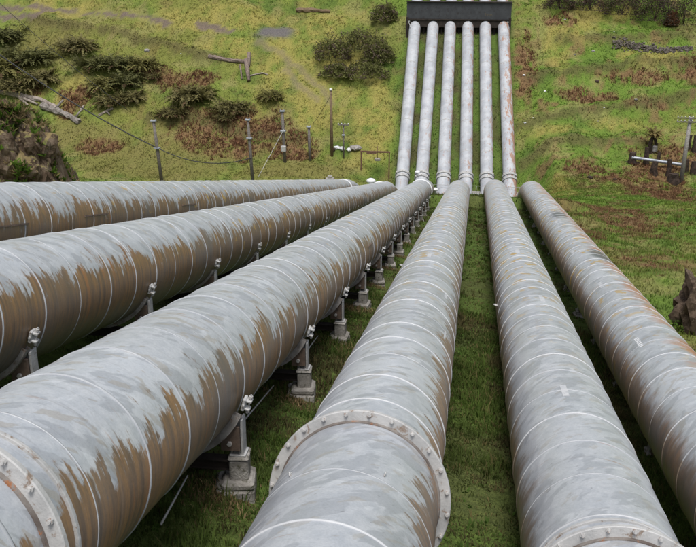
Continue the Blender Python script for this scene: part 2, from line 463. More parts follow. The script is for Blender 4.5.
# ------------------------------------------------------------------ ground colours (what grows where)
def blob(px, py, rx, ry, y0=100.0):
    p = at(px, py, y0); q = at(px, py+4, y0); s = p.y/FPX
    return (p.x, p.y, rx*s*1.05, max(ry*abs(p.y-q.y)/4, ry*.05))
YEL = [blob(*b) for b in ((305, 60, 60, 48), (225, 18, 90, 16), (372, 115, 24, 50), (318, 112, 30, 28), (60, 8, 50, 8), (70, 90, 16, 22), (235, 45, 40, 12),
        (555, 55, 12, 18), (580, 30, 22, 10), (560, 128, 30, 6), (650, 55, 30, 8), (610, 125, 28, 7), (600, 14, 30, 8), (560, 190, 15, 8))]
RUS = [blob(*b) for b in ((185, 85, 30, 12), (240, 140, 62, 20), (290, 152, 26, 12), (150, 70, 16, 8), (75, 100, 16, 14), (205, 128, 20, 10), (640, 76, 30, 9), (585, 97, 28, 8),
        (525, 70, 12, 25), (650, 105, 26, 6), (690, 70, 12, 16), (560, 20, 16, 6), (620, 178, 40, 8), (585, 168, 22, 8), (680, 160, 20, 16), (100, 150, 24, 6), (40, 85, 10, 14))]
RUS += [blob(px, py, rx, ry, 20.0) for (px, py, rx, ry) in ((605, 212, 46, 10), (575, 232, 28, 8), (650, 262, 28, 8), (640, 225, 36, 6), (660, 195, 30, 6))]
OLI = [blob(*b) for b in ((150, 160, 110, 24), (60, 140, 40, 20), (300, 170, 60, 12), (40, 45, 40, 26), (355, 50, 40, 26))]
def pl(*pp): return [at(*q) for q in pp]
TRK = [pl((-30, 4), (20, 8), (60, 9), (100, 13), (135, 17)), pl((120, 15), (150, 19), (168, 23)), pl((198, 25), (212, 28), (232, 31)), pl((-30, 12), (30, 15), (52, 11))]
PTH = [pl((258, 42), (275, 50), (290, 62), (305, 75), (322, 88), (332, 104)), pl((285, 70), (300, 86), (318, 100))]
GRV = blob(274, 31, 19, 7)

def inb(X, Y, B, n):
    m = np.zeros(np.shape(X))
    for (bx, by, rx, ry) in B:
        d = np.sqrt(((X-bx)/rx)**2+((Y-by)/ry)**2)
        m = np.maximum(m, sstep(1.25, .55, d+(n-.5)*1.1))
    return m
def lerp(c, d, m): return c*(1-m[..., None])+np.array(d)*m[..., None]
def ground_col(X, Y, jitter=0):
    n1 = fbm(X*.35, Y*.35, 41, 4); n2 = fbm(X*.12+5, Y*.12, 51, 3); n3 = fbm(X*1.3, Y*1.3, 61, 3); n4 = fbm(X*.6+9, Y*.6, 71, 4)
    c = np.zeros(np.shape(X)+(3,))+np.array((.105, .165, .028))
    c = lerp(c, (.15, .165, .04), sstep(-8, -16, X)*(.35+.4*n2))
    c = lerp(c, (.065, .105, .022), sstep(.47, .72, n1)*.8)
    c = lerp(c, (.15, .155, .04), sstep(.48, .68, n2)*.8)
    rightside = sstep(5, 9, X)
    c = lerp(c, (.10, .16, .026), rightside*sstep(.35, .6, n4)*.7)
    c = lerp(c, (.165, .095, .055), sstep(.56, .68, n4*.6+n3*.4)*(.35+.45*rightside)*.9)
    c = lerp(c, (.21, .19, .075), sstep(.57, .7, fbm(X*.4, Y*.5, 81, 3))*.6)
    c = lerp(c, (.14, .125, .042), inb(X, Y, OLI, n1)*.75)
    c = lerp(c, (.235, .205, .06), inb(X, Y, YEL, n1)*sstep(.25, .6, n3*.4+n4*.6)*.85)
    c = lerp(c, (.155, .085, .05), inb(X, Y, RUS, n4)*sstep(.30, .5, n3)*.85)
    for L_ in BNK: c = lerp(c, (.085, .072, .032), sstep(1.0, .1, seg_d(X, Y+.55, L_)+(n3-.5)*1.6)*.75)
    for p in TRK: c = lerp(c, (.125, .098, .082), sstep(.6, .1, seg_d(X, Y, p)+(n3-.5)*1.2+(n1-.5)*1.2)*.95)
    for p in PTH: c = lerp(c, (.17, .14, .085), sstep(.8, .2, seg_d(X, Y, p)+(n3-.5)*1.0)*.7)
    c = lerp(c, (.11, .10, .105), inb(X, Y, [GRV], n4)*.95)
    # the strip under and between the pipes: turf and bare soil, shade painted in as darker colour
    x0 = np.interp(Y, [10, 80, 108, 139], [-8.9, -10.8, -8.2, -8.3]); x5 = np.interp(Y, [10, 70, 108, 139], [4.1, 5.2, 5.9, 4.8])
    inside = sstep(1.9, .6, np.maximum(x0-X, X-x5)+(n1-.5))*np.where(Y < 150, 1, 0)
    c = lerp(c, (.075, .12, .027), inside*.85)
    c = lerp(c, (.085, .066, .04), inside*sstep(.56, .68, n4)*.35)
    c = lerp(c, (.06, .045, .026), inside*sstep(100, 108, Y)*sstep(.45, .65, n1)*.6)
    return c*1.15

# ------------------------------------------------------------------ ground sheet
def axis(a, b, step, outs):
    v = list(np.arange(a, b+1e-6, step)); s = step; q = a
    lo = []
    while q > -outs: s *= 1.35; q -= s; lo.append(q)
    s = step; q = b; hi = []
    while q < outs: s *= 1.35; q += s; hi.append(q)
    return np.array(lo[::-1]+v+hi)
gx = axis(-74, 42, .36, 1500); gy = axis(-10, 156, .42, 1500)
GX, GY = np.meshgrid(gx, gy)
GZ = H(GX, GY)
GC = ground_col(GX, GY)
nx, ny = len(gx), len(gy)
idx = np.arange(nx*ny).reshape(ny, nx)
F = np.stack([idx[:-1, :-1], idx[:-1, 1:], idx[1:, 1:], idx[1:, :-1]], -1).reshape(-1, 4)
tg = NT('turf')
gc = tg.attr('Col', 'Color'); gp = tg.geo()
gn = tg.noise(gp, 5.5, 6, .7); gn2 = tg.noise(gp, 1.6, 5, .65)
gcol = tg.mix(1.0, gc, tg.ramp(gn, (.25, (.55, .55, .55)), (.5, (1, 1, 1)), (.75, (1.45, 1.4, 1.3))), 'MULTIPLY')
gn3 = tg.noise(gp, 34, 5, .7)
gcol = tg.mix(1.0, gcol, tg.ramp(gn3, (.25, (.45, .45, .42)), (.5, (1, 1, 1)), (.75, (1.6, 1.55, 1.4))), 'MULTIPLY')
gcol = tg.mix(tg.step(gn2, .6, .72, 0, .45), gcol, (.10, .07, .04))
tg.bump(tg.math('ADD', gn, gn2), .9, .12)
M['turf'] = tg.done(gcol, .95, 0, .15)
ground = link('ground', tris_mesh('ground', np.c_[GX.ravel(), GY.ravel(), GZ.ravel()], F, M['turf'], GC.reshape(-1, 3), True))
tag(ground, 'rough grassy valley side with yellowed turf and brown bracken patches', 'ground', kind='structure')

# ------------------------------------------------------------------ grass
def blades(X, Y, hgt, wid, cols, nb, spread, name, Z=None):
    n = len(X); Z = Hm(X, Y)
    az = rng.uniform(0, 2*math.pi, (n, nb)); r = rng.uniform(0, 1, (n, nb))*spread[:, None]
    bx = X[:, None]+np.cos(az)*r; by = Y[:, None]+np.sin(az)*r
    bz = np.repeat((Z-.015)[:, None], nb, 1)
    # follow the slope
    e = .25; sx = (H(X+e, Y)-H(X-e, Y))/(2*e); sy = (H(X, Y+e)-H(X, Y-e))/(2*e)
    bz = bz+(bx-X[:, None])*sx[:, None]+(by-Y[:, None])*sy[:, None]
    h = hgt[:, None]*rng.uniform(.5, 1.15, (n, nb)); w = wid[:, None]*rng.uniform(.7, 1.3, (n, nb))
    a2 = az+rng.normal(0, .5, (n, nb)); ln = rng.uniform(.25, .95, (n, nb))*h
    tx = bx+np.cos(a2)*ln; ty = by+np.sin(a2)*ln; tz = bz+h
    px_, py_ = -np.sin(a2)*w*.5, np.cos(a2)*w*.5
    mx, my, mz = bx+np.cos(a2)*ln*.35, by+np.sin(a2)*ln*.35, bz+h*.62
    V = np.stack([np.stack([bx-px_, by-py_, bz], -1), np.stack([bx+px_, by+py_, bz], -1),
                  np.stack([mx+px_*.8, my+py_*.8, mz], -1), np.stack([mx-px_*.8, my-py_*.8, mz], -1),
                  np.stack([tx, ty, tz], -1)], 2).reshape(-1, 3)
    k = np.arange(n*nb)[:, None]*5
    F1 = k+np.array([[0, 1, 2]]); F2 = k+np.array([[0, 2, 3]]); F3 = k+np.array([[3, 2, 4]])
    Ff = np.concatenate([F1, F2, F3], 1).reshape(-1, 3)
    cc = cols[:, None, :]*rng.uniform(.7, 1.3, (n, nb, 1))
    cc = np.repeat(cc.reshape(-1, 1, 3), 5, 1).reshape(-1, 3)
    return tris_mesh(name, V, Ff, M['grass'], np.clip(cc, 0, .6))
def in_view(X, Y, Z, m=30):
    d = X*fwd[0]+Y*fwd[1]+Z*fwd[2]
    u = IW/2+FPX*(X*rgt[0]+Y*rgt[1])/d; v = IH/2-FPX*(X*upv[0]+Y*upv[1]+Z*upv[2])/d
    return (u > -m) & (u < IW+m) & (v > -m) & (v < IH+m)
def Hm(X, Y):
    i = np.clip(np.searchsorted(gx, X)-1, 0, nx-2); j = np.clip(np.searchsorted(gy, Y)-1, 0, ny-2)
    u = (X-gx[i])/(gx[i+1]-gx[i]); v = (Y-gy[j])/(gy[j+1]-gy[j])
    return (GZ[j, i]*(1-u)+GZ[j, i+1]*u)*(1-v)+(GZ[j+1, i]*(1-u)+GZ[j+1, i+1]*u)*v
def scatter(x0, x1, y0, y1, n):
    X = rng.uniform(x0, x1, n); Y = rng.uniform(y0, y1, n); Z = H(X, Y)
    k = in_view(X, Y, Z); return X[k], Y[k]

X, Y = scatter(-74, 40, 106, 153, 52000)
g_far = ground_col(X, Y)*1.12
trk = np.min([seg_d(X, Y, p) for p in TRK+PTH], 0); keep = (trk > .7) & (inb(X, Y, [GRV], np.full(len(X), .5)) < .5)
keep &= ~((X > -9.2) & (X < 6.6) & (rng.random(len(X)) < .5))
X, Y, g_far = X[keep], Y[keep], g_far[keep]
tus = rng.random(len(X)) < .10
hg = (.08+.20*fbm(X*.5, Y*.5, 91, 3)**1.5*rng.uniform(.5, 1.4, len(X)))*np.where(tus, 1.9, 1.0)
g_far = g_far*np.where(tus, rng.uniform(.75, 1.45, len(X)), 1.0)[:, None]
o = link('hillside_grass', blades(X, Y, hg, np.full(len(X), .075), g_far, 4, np.full(len(X), .22), 'hillside_grass'))
tag(o, 'rough green and yellow grass covering the far hillside', 'grass', kind='stuff')

X, Y = scatter(-11.5, 7.2, 4, 74, 34000); X2, Y2 = scatter(-5, 5.5, 4, 26, 48000)
X, Y = np.r_[X, X2], np.r_[Y, Y2]
pt = fbm(X*.7, Y*.7, 101, 3); k = (pt > .31) | (rng.random(len(X)) < .45); X, Y, pt = X[k], Y[k], pt[k]
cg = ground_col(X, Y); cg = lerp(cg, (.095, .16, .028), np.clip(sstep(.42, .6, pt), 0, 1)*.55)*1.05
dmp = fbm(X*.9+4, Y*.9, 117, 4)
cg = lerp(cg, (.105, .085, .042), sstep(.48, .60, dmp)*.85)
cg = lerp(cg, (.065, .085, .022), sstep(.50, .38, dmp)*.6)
cg = lerp(cg, (.20, .155, .07), (rng.random(len(X)) < .14)*.8)
hg = (.05+.07*sstep(.33, .65, pt)*(1-.5*sstep(.52, .64, dmp)))*rng.lognormal(0, .45, len(X))*(.6+.8*fbm(X*3, Y*3, 127, 2))
hg = np.clip(hg, .03, .3)
wd = np.interp(Y, [5, 25, 70], [.010, .022, .05])
o = link('corridor_grass', blades(X, Y, hg, wd, cg, 5, np.full(len(X), .10), 'corridor_grass'))
tag(o, 'short green grass growing between the big near pipes', 'grass', kind='stuff')

X, Y = scatter(6.2, 46, 14, 112, 60000); X = X; 
cg = ground_col(X, Y)*1.15
hg = .10+.26*fbm(X*.6, Y*.6, 111, 3)**1.4*rng.uniform(.5, 1.4, len(X))
wd = np.interp(Y, [15, 40, 110], [.02, .035, .07])
o = link('bank_grass', blades(X, Y, hg, wd, cg, 4, np.full(len(X), .2), 'bank_grass'))
tag(o, 'mottled green and rusty grass right of the last big pipe', 'grass', kind='stuff')

# broad-leaved weeds and wet leaf litter between the pipes
X, Y = scatter(-5, 6.5, 6, 40, 4500); k = fbm(X*.6, Y*.6, 207, 3) > .5; X, Y = X[k], Y[k]
cw = np.array((.11, .19, .04))*rng.uniform(.6, 1.5, (len(X), 1)); lit = rng.random(len(X)) < .4; cw = lerp(cw, (.13, .085, .045), lit*.9)
o = link('low_weeds', blades(X, Y, np.where(lit, .02, .07)*rng.uniform(.6, 1.5, len(X)), np.where(lit, .05, .045), cw, 5, np.full(len(X), .09), 'low_weeds'))
tag(o, 'small broad-leaved weeds and brown leaf litter between the near pipes', 'weeds', kind='stuff')
# straw washed up round the plinths of the third pipe
sx_, sy_ = [], []
for k in range(8):
    c_ = near_pt(2, 9.45+4.42*k); n_ = 170
    sx_.append(c_[0]+.62+rng.normal(0, .26, n_)); sy_.append(c_[1]-.45+rng.normal(0, .22, n_))
X, Y = np.concatenate(sx_), np.concatenate(sy_)
o = link('straw_litter', blades(X, Y, rng.uniform(.03, .12, len(X)), np.full(len(X), .014), np.array((.36, .26, .14))*rng.uniform(.5, 1.3, (len(X), 1)), 5, np.full(len(X), .14), 'straw_litter'))
tag(o, 'dry brown straw lying round the plinths of the third pipe', 'straw', kind='stuff')

# dead bracken lying over the rust-coloured patches
X, Y = scatter(-74, 46, 30, 153, 150000)
m = inb(X, Y, RUS, fbm(X*.6+9, Y*.6, 71, 4)); k = (m > .4) & (rng.random(len(X)) < np.where(X < 0, .85, .4)) & ((X < -12) | (X > 7.5)); X, Y = X[k], Y[k]
cb = np.array((.185, .092, .054))*rng.uniform(.5, 1.35, (len(X), 1)); cb = lerp(cb, (.30, .19, .10), (rng.random(len(X)) < .25)*.7)
o = link('dead_bracken', blades(X, Y, .36*(Y/130)**.8*rng.uniform(.5, 1.5, len(X)), .10*(Y/130), cb, 5, .32*(Y/130)**.7, 'dead_bracken'))
tag(o, 'rust brown dead bracken lying in patches over the slopes', 'bracken', kind='stuff')

# ------------------------------------------------------------------ pipes
ORD = ['first', 'second', 'third', 'fourth', 'fifth', 'sixth']
def smooth_path(pts, bend):
    """polyline with rounded bends, sampled finely; returns points and cumulative length"""
    out = [Vector(pts[0])]
    for i in range(1, len(pts)-1):
        p = Vector(pts[i]); a = (Vector(pts[i-1])-p).normalized(); b = (Vector(pts[i+1])-p).normalized()
        A, B = p+a*bend, p+b*bend
        L = (A-out[-1]).length; n = max(2, int(L/1.5)); s = out[-1]
        out += [s.lerp(A, k/n) for k in range(1, n+1)]
        out += [A.lerp(p, t).lerp(p.lerp(B, t), t) for t in (k/10 for k in range(1, 11))]
    e = Vector(pts[-1]); s = out[-1]; n = int((e-s).length/1.5)
    out += [s.lerp(e, k/n) for k in range(1, n+1)]
    return out
def frame(d):
    d = d.normalized(); e = d.cross(Vector((0, 0, 1))).normalized(); return d, e, e.cross(d)   # along, right, up
SEG = 72
def shell(name, pts, mat, parent, org, l0=0.0):
    V, A, L, Fc = [], [], [], []; ln = l0
    for i, p in enumerate(pts):
        if i: ln += (p-pts[i-1]).length
        d, e, w = frame(pts[min(i+1, len(pts)-1)]-pts[max(i-1, 0)])
        for j in range(SEG+1):
            t = -math.pi+2*math.pi*j/SEG
            V.append(tuple(p+(w*math.cos(t)+e*math.sin(t))*R-org)); A.append(t); L.append(ln)
    n = SEG+1
    for i in range(len(pts)-1):
        for j in range(SEG): Fc.append((i*n+j, i*n+j+1, (i+1)*n+j+1, (i+1)*n+j))
    me = bpy.data.meshes.new(name); me.from_pydata(V, [], Fc)
    for nm, dat in (('ang', A), ('len', L)):
        a = me.attributes.new(nm, 'FLOAT', 'POINT'); a.data.foreach_set('value', dat)
    me.polygons.foreach_set('use_smooth', [True]*len(me.polygons)); me.materials.append(mat); me.update()
    return link(name, me, parent), ln

def revolve(profile, n=64):
    """profile: closed list of (radius, z); axis = local Z"""
    m = MB(); k = len(profile)
    for (r, z) in profile:
        m.v += [(r*math.cos(2*math.pi*j/n), r*math.sin(2*math.pi*j/n), z) for j in range(n)]
    for i in range(k):
        for j in range(n):
            a, b = i*n, ((i+1) % k)*n; q = (j+1) % n
            m.f.append((a+j, a+q, b+q, b+j))
    return m
def hoop_mat(name, seed, a0, aL):
    t = NT(name); ang = t.attr('ang'); rnd = t.n('ShaderNodeObjectInfo').outputs['Random']
    P = t.vec(t.math('MULTIPLY', ang, 1.6), t.math('MULTIPLY', rnd, 40.0), seed*2.0); nz = t.noise(P, 1.5, 5, .65)
    gry = t.mix(t.step(t.math('ADD', nz, t.math('MULTIPLY', t.math('SUBTRACT', rnd, .5), .5)), .3, .7), HCOL[seed-1][0], HCOL[seed-1][1])
    wob = t.math('MULTIPLY', t.math('SUBTRACT', nz, .5), 1.4)
    m1 = t.step(t.math('ADD', ang, wob), a0-.05, a0+.2, 0, .9); m2 = t.step(t.math('ADD', t.math('MULTIPLY', ang, -1.0), wob), aL, aL+.5, 0, .8)
    brn = t.mix(nz, (.10, .075, .055), (.27, .20, .13))
    return t.done(t.mix(m2, t.mix(m1, gry, brn), brn), .5, 0, .5)
def hoop_mesh(name, prof, mat):
    me = revolve(prof).mesh(name, mat, True); a = me.attributes.new('ang', 'FLOAT', 'POINT')
    a.data.foreach_set('value', [math.atan2(v.co.x, v.co.y) for v in me.vertices]); return me
HCOL = [((.32, .335, .35), (.41, .425, .44))]*3+[((.36, .375, .39), (.49, .50, .51))]*3
HA = ((1.10, 9), (1.02, 9), (1.08, 9), (.98, 1.35), (1.25, .95), (1.1, .8))
hoop_mats = [hoop_mat('hoop_paint_%d' % (k+1), k+1, *HA[k]) for k in range(6)]
hoop_me = [hoop_mesh('hoop', [(R-.01, -.017), (R+.007, -.014), (R+.011, 0), (R+.007, .014), (R-.01, .017)], mm) for mm in hoop_mats]
thin_hoop_me = [hoop_mesh('hoop_thin', [(R-.01, -.009), (R+.004, -.007), (R+.004, .007), (R-.01, .009)], mm) for mm in hoop_mats]
far_hoop_me = revolve([(R-.01, -.05), (R+.02, -.04), (R+.02, .04), (R-.01, .05)], 32).mesh('band', M['flange'], False)
flange_me = revolve([(R-.02, .0), (R+.045, .0), (R+.075, .0), (R+.12, .0), (R+.128, .010), (R+.128, .055), (R+.12, .064), (R+.02, .08), (R+.004, .16), (R-.02, .16)]).mesh('flange', M['flange'], False)
sleeve_me = revolve([(R-.02, .22), (R+.02, .22), (R+.024, .23), (R+.024, .26), (R+.02, .27), (R-.02, .27)]).mesh('joint_ring', M['flange'], False)
seal_me = revolve([(R-.02, -.03), (R+.012, -.03), (R+.022, .0), (R-.02, .0)]).mesh('rust_seal', M['rust'], False)
collar_me = revolve([(R-.02, -.2), (R+.05, -.18), (R+.07, .0), (R+.05, .18), (R-.02, .2)], 48).mesh('collar', M['white'], False)
bigcollar_me = revolve([(R-.02, -.16), (R+.13, -.16), (R+.13, .16), (R-.02, .16)], 40).mesh('coupling', M['flange'], False)
mb = MB()
for (r, z0, z1, k) in ((.030, -.028, .0, 6), (.017, -.055, -.028, 8)):
    mb.quadstrip([[(.8*r*math.cos(2*math.pi*j/k), .8*r*math.sin(2*math.pi*j/k), z*.8) for j in range(k)] for z in (z0, z1)], True, True, True)
bolt_me = mb.mesh('bolt', M['bolt'])
mb = MB(); mb.box((0, 0, .05), (.13, .12, .10), bevel=.01)
far_bolt_me = mb.mesh('lug_block', M['bolt'])

def place_ring(name, me, parent, org, p, d, roll=0.0):
    d, e, w = frame(d)
    m = Matrix(((e.x, w.x, d.x, 0), (e.y, w.y, d.y, 0), (e.z, w.z, d.z, 0), (0, 0, 0, 1)))
    # local X = right, local Y = up, local Z = along (away from the camera); keep it right-handed
    if m.to_3x3().determinant() < 0: m.col[0] = -m.col[0]
    return link(name, me, parent, Matrix.Translation(p-org) @ m @ Matrix.Rotation(roll, 4, 'Z'))

PIPE_LABEL = [
 'big grey pipe with brown flank, furthest left, its top edge level against the hill',
 'big grey pipe with brown flank, second from the left',
 'big grey and brown pipe third from the left, flanged joint in the bottom left corner',
 'big grey pipe in the middle with a large bolted flange across it near the camera',
 'big grey pipe fifth from left, white bolted joint at the bottom edge of the picture',
 'big grey pipe furthest right with reddish rust and black stains']
near_mats = [pipe_mat('shell_paint_1', 1, a0=1.06, lichen=.8), pipe_mat('shell_paint_2', 2, a0=.98, lichen=.8), pipe_mat('shell_paint_3', 3, a0=1.06, lichen=.7, tan=.4),
             pipe_mat('shell_paint_4', 4, a0=.98, aL=1.35, lichen=1.6, tan=.3, brown_amt=.9), pipe_mat('shell_paint_5', 5, a0=1.25, aL=.95, lichen=2.0, tan=.25, brown_amt=.85),
             pipe_mat('shell_paint_6', 6, a0=1.9, aL=.80, rust_r=.9, lichen=1.5, stain=1.0, tan=.35)]
up_mats = [upper_mat('upper_paint_%d' % (i+1), i+1, r) for i, r in enumerate((.1, .2, .5, .6, .55, 1.35))]
FLG = {2: 4.55, 3: 8.1, 4: 7.3}
PIPES = []
for i in range(6):
    org = Vector(near_pt(i, 8.0))-Vector((0, 0, R)); org = Vector((org.x, org.y, org.z))
    root = thing('penstock_pipe', PIPE_LABEL[i], 'pipe', org, group='six penstock pipes')
    pts = smooth_path(route(i), 3.2)
    kc = min(range(len(pts)), key=lambda q: abs(pts[q].y-100.0))
    lo, L1 = shell('lower_run', pts[:kc+1], near_mats[i], root, org)
    hi, _ = shell('upper_run', pts[kc:], up_mats[i], root, org, 0.0)
    tag(hi, 'white rust-flecked upper run climbing the far slope to the dark housing')
    a, b = Vector(START[i]), Vector(CREST[i]); d = (b-a).normalized(); L = (b-a).length-2.5
    skip = []
    if i in FLG: skip.append(((Vector(near_pt(i, FLG[i]))-a).length, .32))
    s = 1.2+HOOP0[i]; k = 0
    while s < L:
        jit = (random.random()-.5)*.08
        if not any(abs(s+jit-q) < w for q, w in skip):
            h = place_ring('hoop', hoop_me[i] if (k*5+i*3) % 7 > 1 else thin_hoop_me[i], root, org, a+d*(s+jit), d)
        s += 1.12; k += 1
    if i in FLG:
        p = Vector(near_pt(i, FLG[i]))
        fl = place_ring('flange', flange_me, root, org, p, d)
        place_ring('rust_seal', seal_me, root, org, p, d)
        if i in (2, 4): place_ring('joint_ring', sleeve_me, root, org, p+d*.17, d)
        nb = 24
        for q in range(nb):
            t = 2*math.pi*(q+.35)/nb
            link('bolt', bolt_me, fl, Matrix.Translation((.945*math.cos(t), .945*math.sin(t), 0)) @ Matrix.Rotation(t*3.3, 4, 'Z'))
    # pale collar just before the crest on the left-hand pipes
    if i < 3:
        place_ring('collar', collar_me, root, org, Vector(near_pt(i, (77.5, 78, 68)[i])), d)
    # couplings and bands at the foot of the upper run
    u = (Vector(far_pt(i, 139))-Vector(far_pt(i, 115))).normalized(); fb = Vector(far_pt(i, 115))
    for q, sft in enumerate((.5, 1.15)):
        cp = place_ring('coupling', bigcollar_me, root, org, fb+u*(sft+.1), u)
        for tt in (.2, .5, .8):
            link('lug_block', far_bolt_me, cp, Matrix.Translation((.98*math.cos(tt*math.pi), .98*math.sin(tt*math.pi), 0)))
    for q in range(5):
        place_ring('band', far_hoop_me, root, org, fb+u*(5.0+5.6*q), u)
    PIPES.append((root, org, a, d))

# white paint patches, seam strips, small lugs on the shells
def shell_patch(i, Y, ang, dl, da, name, mat, h=.004, slant=0.0, th=None):
    root, org, a, d = PIPES[i]; c = Vector(near_pt(i, Y)); dd, e, w = frame(d); m = MB(); n = 6; rings = []
    for (r, rev) in ((R+.0005, 0), (R+h, 0)):
        for s in (-.5, .5):
            rings.append([c+dd*(s*dl+slant*(j/n-.5))+(w*math.cos(ang+da*(j/n-.5))+e*math.sin(ang+da*(j/n-.5)))*r for j in range(n+1)])
    b0, b1, t0, t1 = rings
    m.quadstrip([b0, t0, t1, b1, b0], False)
    k = len(m.v); n1 = n+1
    m.f += [(0, n1, 2*n1, 3*n1), (n, 3*n1+n, 2*n1+n, n1+n)]
    return m.build(name, mat, root, False, org)
for (i, Y, ang, dl, da) in ((3, 25.5, .18, .75, .30), (3, 22.0, .02, .8, .22), (3, 35, .3, .8, .3), (3, 46, .2, .8, .35), (3, 17.5, .78, .7, .16), (3, 14.2, .95, .8, .1), (4, 12.2, -.12, .72, .20),
                            (4, 19.5, .1, .75, .25), (4, 27.5, -.15, .9, .3), (4, 36.5, .25, .8, .3), (4, 48, -.1, 1, .4), (5, 24.0, -.55, .9, .22), (5, 31, -.7, .8, .25), (5, 40, -.5, .9, .3), (5, 52, -.3, 1, .4), (2, 26, -.05, .9, .25), (2, 40, .3, .9, .3)):
    shell_patch(i, Y, ang, dl*.8, da*.55, 'paint_patch', M['patch'])
for q in range(7):     # stencilled ladder of pale dashes on the last pipe
    shell_patch(5, 17.2+.105*q, -.62, .05, .11, 'paint_dash', M['white'])
for (i, Y, ang, dl) in ((0, 14.5, 1.45, 1.6), (0, 18.6, 1.42, 1.4), (1, 10.6, 1.42, 1.1), (1, 13.5, 1.38, 1.2), (1, 22.0, 1.4, 1.1), (2, 24, 1.3, 1.1), (0, 26, 1.4, 1.5)):
    shell_patch(i, Y, ang, dl, .035, 'seam_strip', M['bracket'], .03)
def lug(i, Y, ang, s=1.0):
    root, org, a, d = PIPES[i]; c = Vector(near_pt(i, Y)); dd, e, w = frame(d)
    o_ = w*math.cos(ang)+e*math.sin(ang); p = c+o_*(R-.01); m = MB()
    m.tube([p-dd*.07*s, p-dd*.06*s+o_*.06*s, p+o_*.085*s, p+dd*.06*s+o_*.06*s, p+dd*.07*s], .014*s, 6)
    m.tube([p-o_*.0+e*.0, p+o_*.1*s], .016*s, 6)
    m.build('lifting_lug', M['post'], root, True, org)
for (i, Y, ang, s) in ((3, 6.9, -.62, .5), (3, 6.9, .45, .5), (3, 24.5, -1.35, 1.3), (4, 22, -1.4, 1.2)):
    lug(i, Y, ang, s)

# ------------------------------------------------------------------ supports under the near pipes
def mk(*boxes, mat, bevel=.012, nm='part'):
    m = MB()
    for c, dd in boxes: m.box(c, dd, bevel=bevel)
    return m.mesh(nm, mat)
sp_post = mk(((0, 0, -.30), (.035, .20, .60)), ((-.085, 0, -.30), (.13, .03, .60)), ((-.16, 0, -.30), (.03, .16, .60)), ((-.07, 0, -.615), (.24, .24, .03)), mat=M['post'], nm='post', bevel=.004)
sp_ped = mk(((0, 0, -.20), (.235, .27, .36)), ((0, 0, .005), (.26, .30, .04)), mat=M['concrete'], bevel=.02, nm='pedestal')
sp_foot = mk(((0, 0, -.04), (.40, .44, .11)), ((-.05, .03, -.22), (.50, .52, .26)), mat=M['concrete'], bevel=.03, nm='footing')
sp_beam = mk(((0, 0, 0), (1.45, .10, .10)), ((0, 0, .06), (1.45, .16, .02)), ((0, 0, -.06), (1.45, .16, .02)), mat=M['dark_frame'], nm='cross_beam', bevel=.004)
sp_brk = mk(((0, 0, 0), (.30, .05, .42)), ((.1, .05, -.06), (.10, .06, .10)), mat=M['bracket'], nm='bracket', bevel=.006)
m = MB()
m.box((0, 0, 0), (.05, .16, .20), bevel=.008); m.box((.06, 0, .07), (.10, .12, .035), bevel=.006); m.box((.06, 0, -.07), (.10, .12, .035), bevel=.006)
m.tube([(.075, 0, -.16), (.075, 0, .17)], .016, 6); m.tube([(.0, -.10, .0), (.0, .12, .0)], .022, 6)
sp_lug = m.mesh('clamp_lug', M['post'])
mb = MB(); k = 6
mb.quadstrip([[(.032*math.cos(2*math.pi*j/k), .032*math.sin(2*math.pi*j/k), z) for j in range(k)] for z in (-.02, .02)], True, True, True)
nut_me = mb.mesh('nut', M['bolt'])
saddle = MB()
n = 20
for (r0, r1, y) in ((0, 0, 0),):
    rings = []
    for (rr, yy) in ((R+.002, -.06), (R+.10, -.06), (R+.10, .06), (R+.002, .06), (R+.002, -.06)):
        rings.append([(rr*math.sin(t), yy, -rr*math.cos(t)) for t in (math.radians(-66+132*j/n) for j in range(n+1))])
    saddle.quadstrip(rings, False)
saddle_me = saddle.mesh('saddle_ring', M['steel'], False)
low_saddle = MB(); rings = []
for (rr, yy) in ((R+.002, -.06), (R+.08, -.06), (R+.08, .06), (R+.002, .06), (R+.002, -.06)):
    rings.append([(rr*math.sin(t), yy, -rr*math.cos(t)) for t in (math.radians(-42+84*j/n) for j in range(n+1))])
low_saddle.quadstrip(rings, False)
low_saddle_me = low_saddle.mesh('low_saddle_ring', M['bracket'], False)
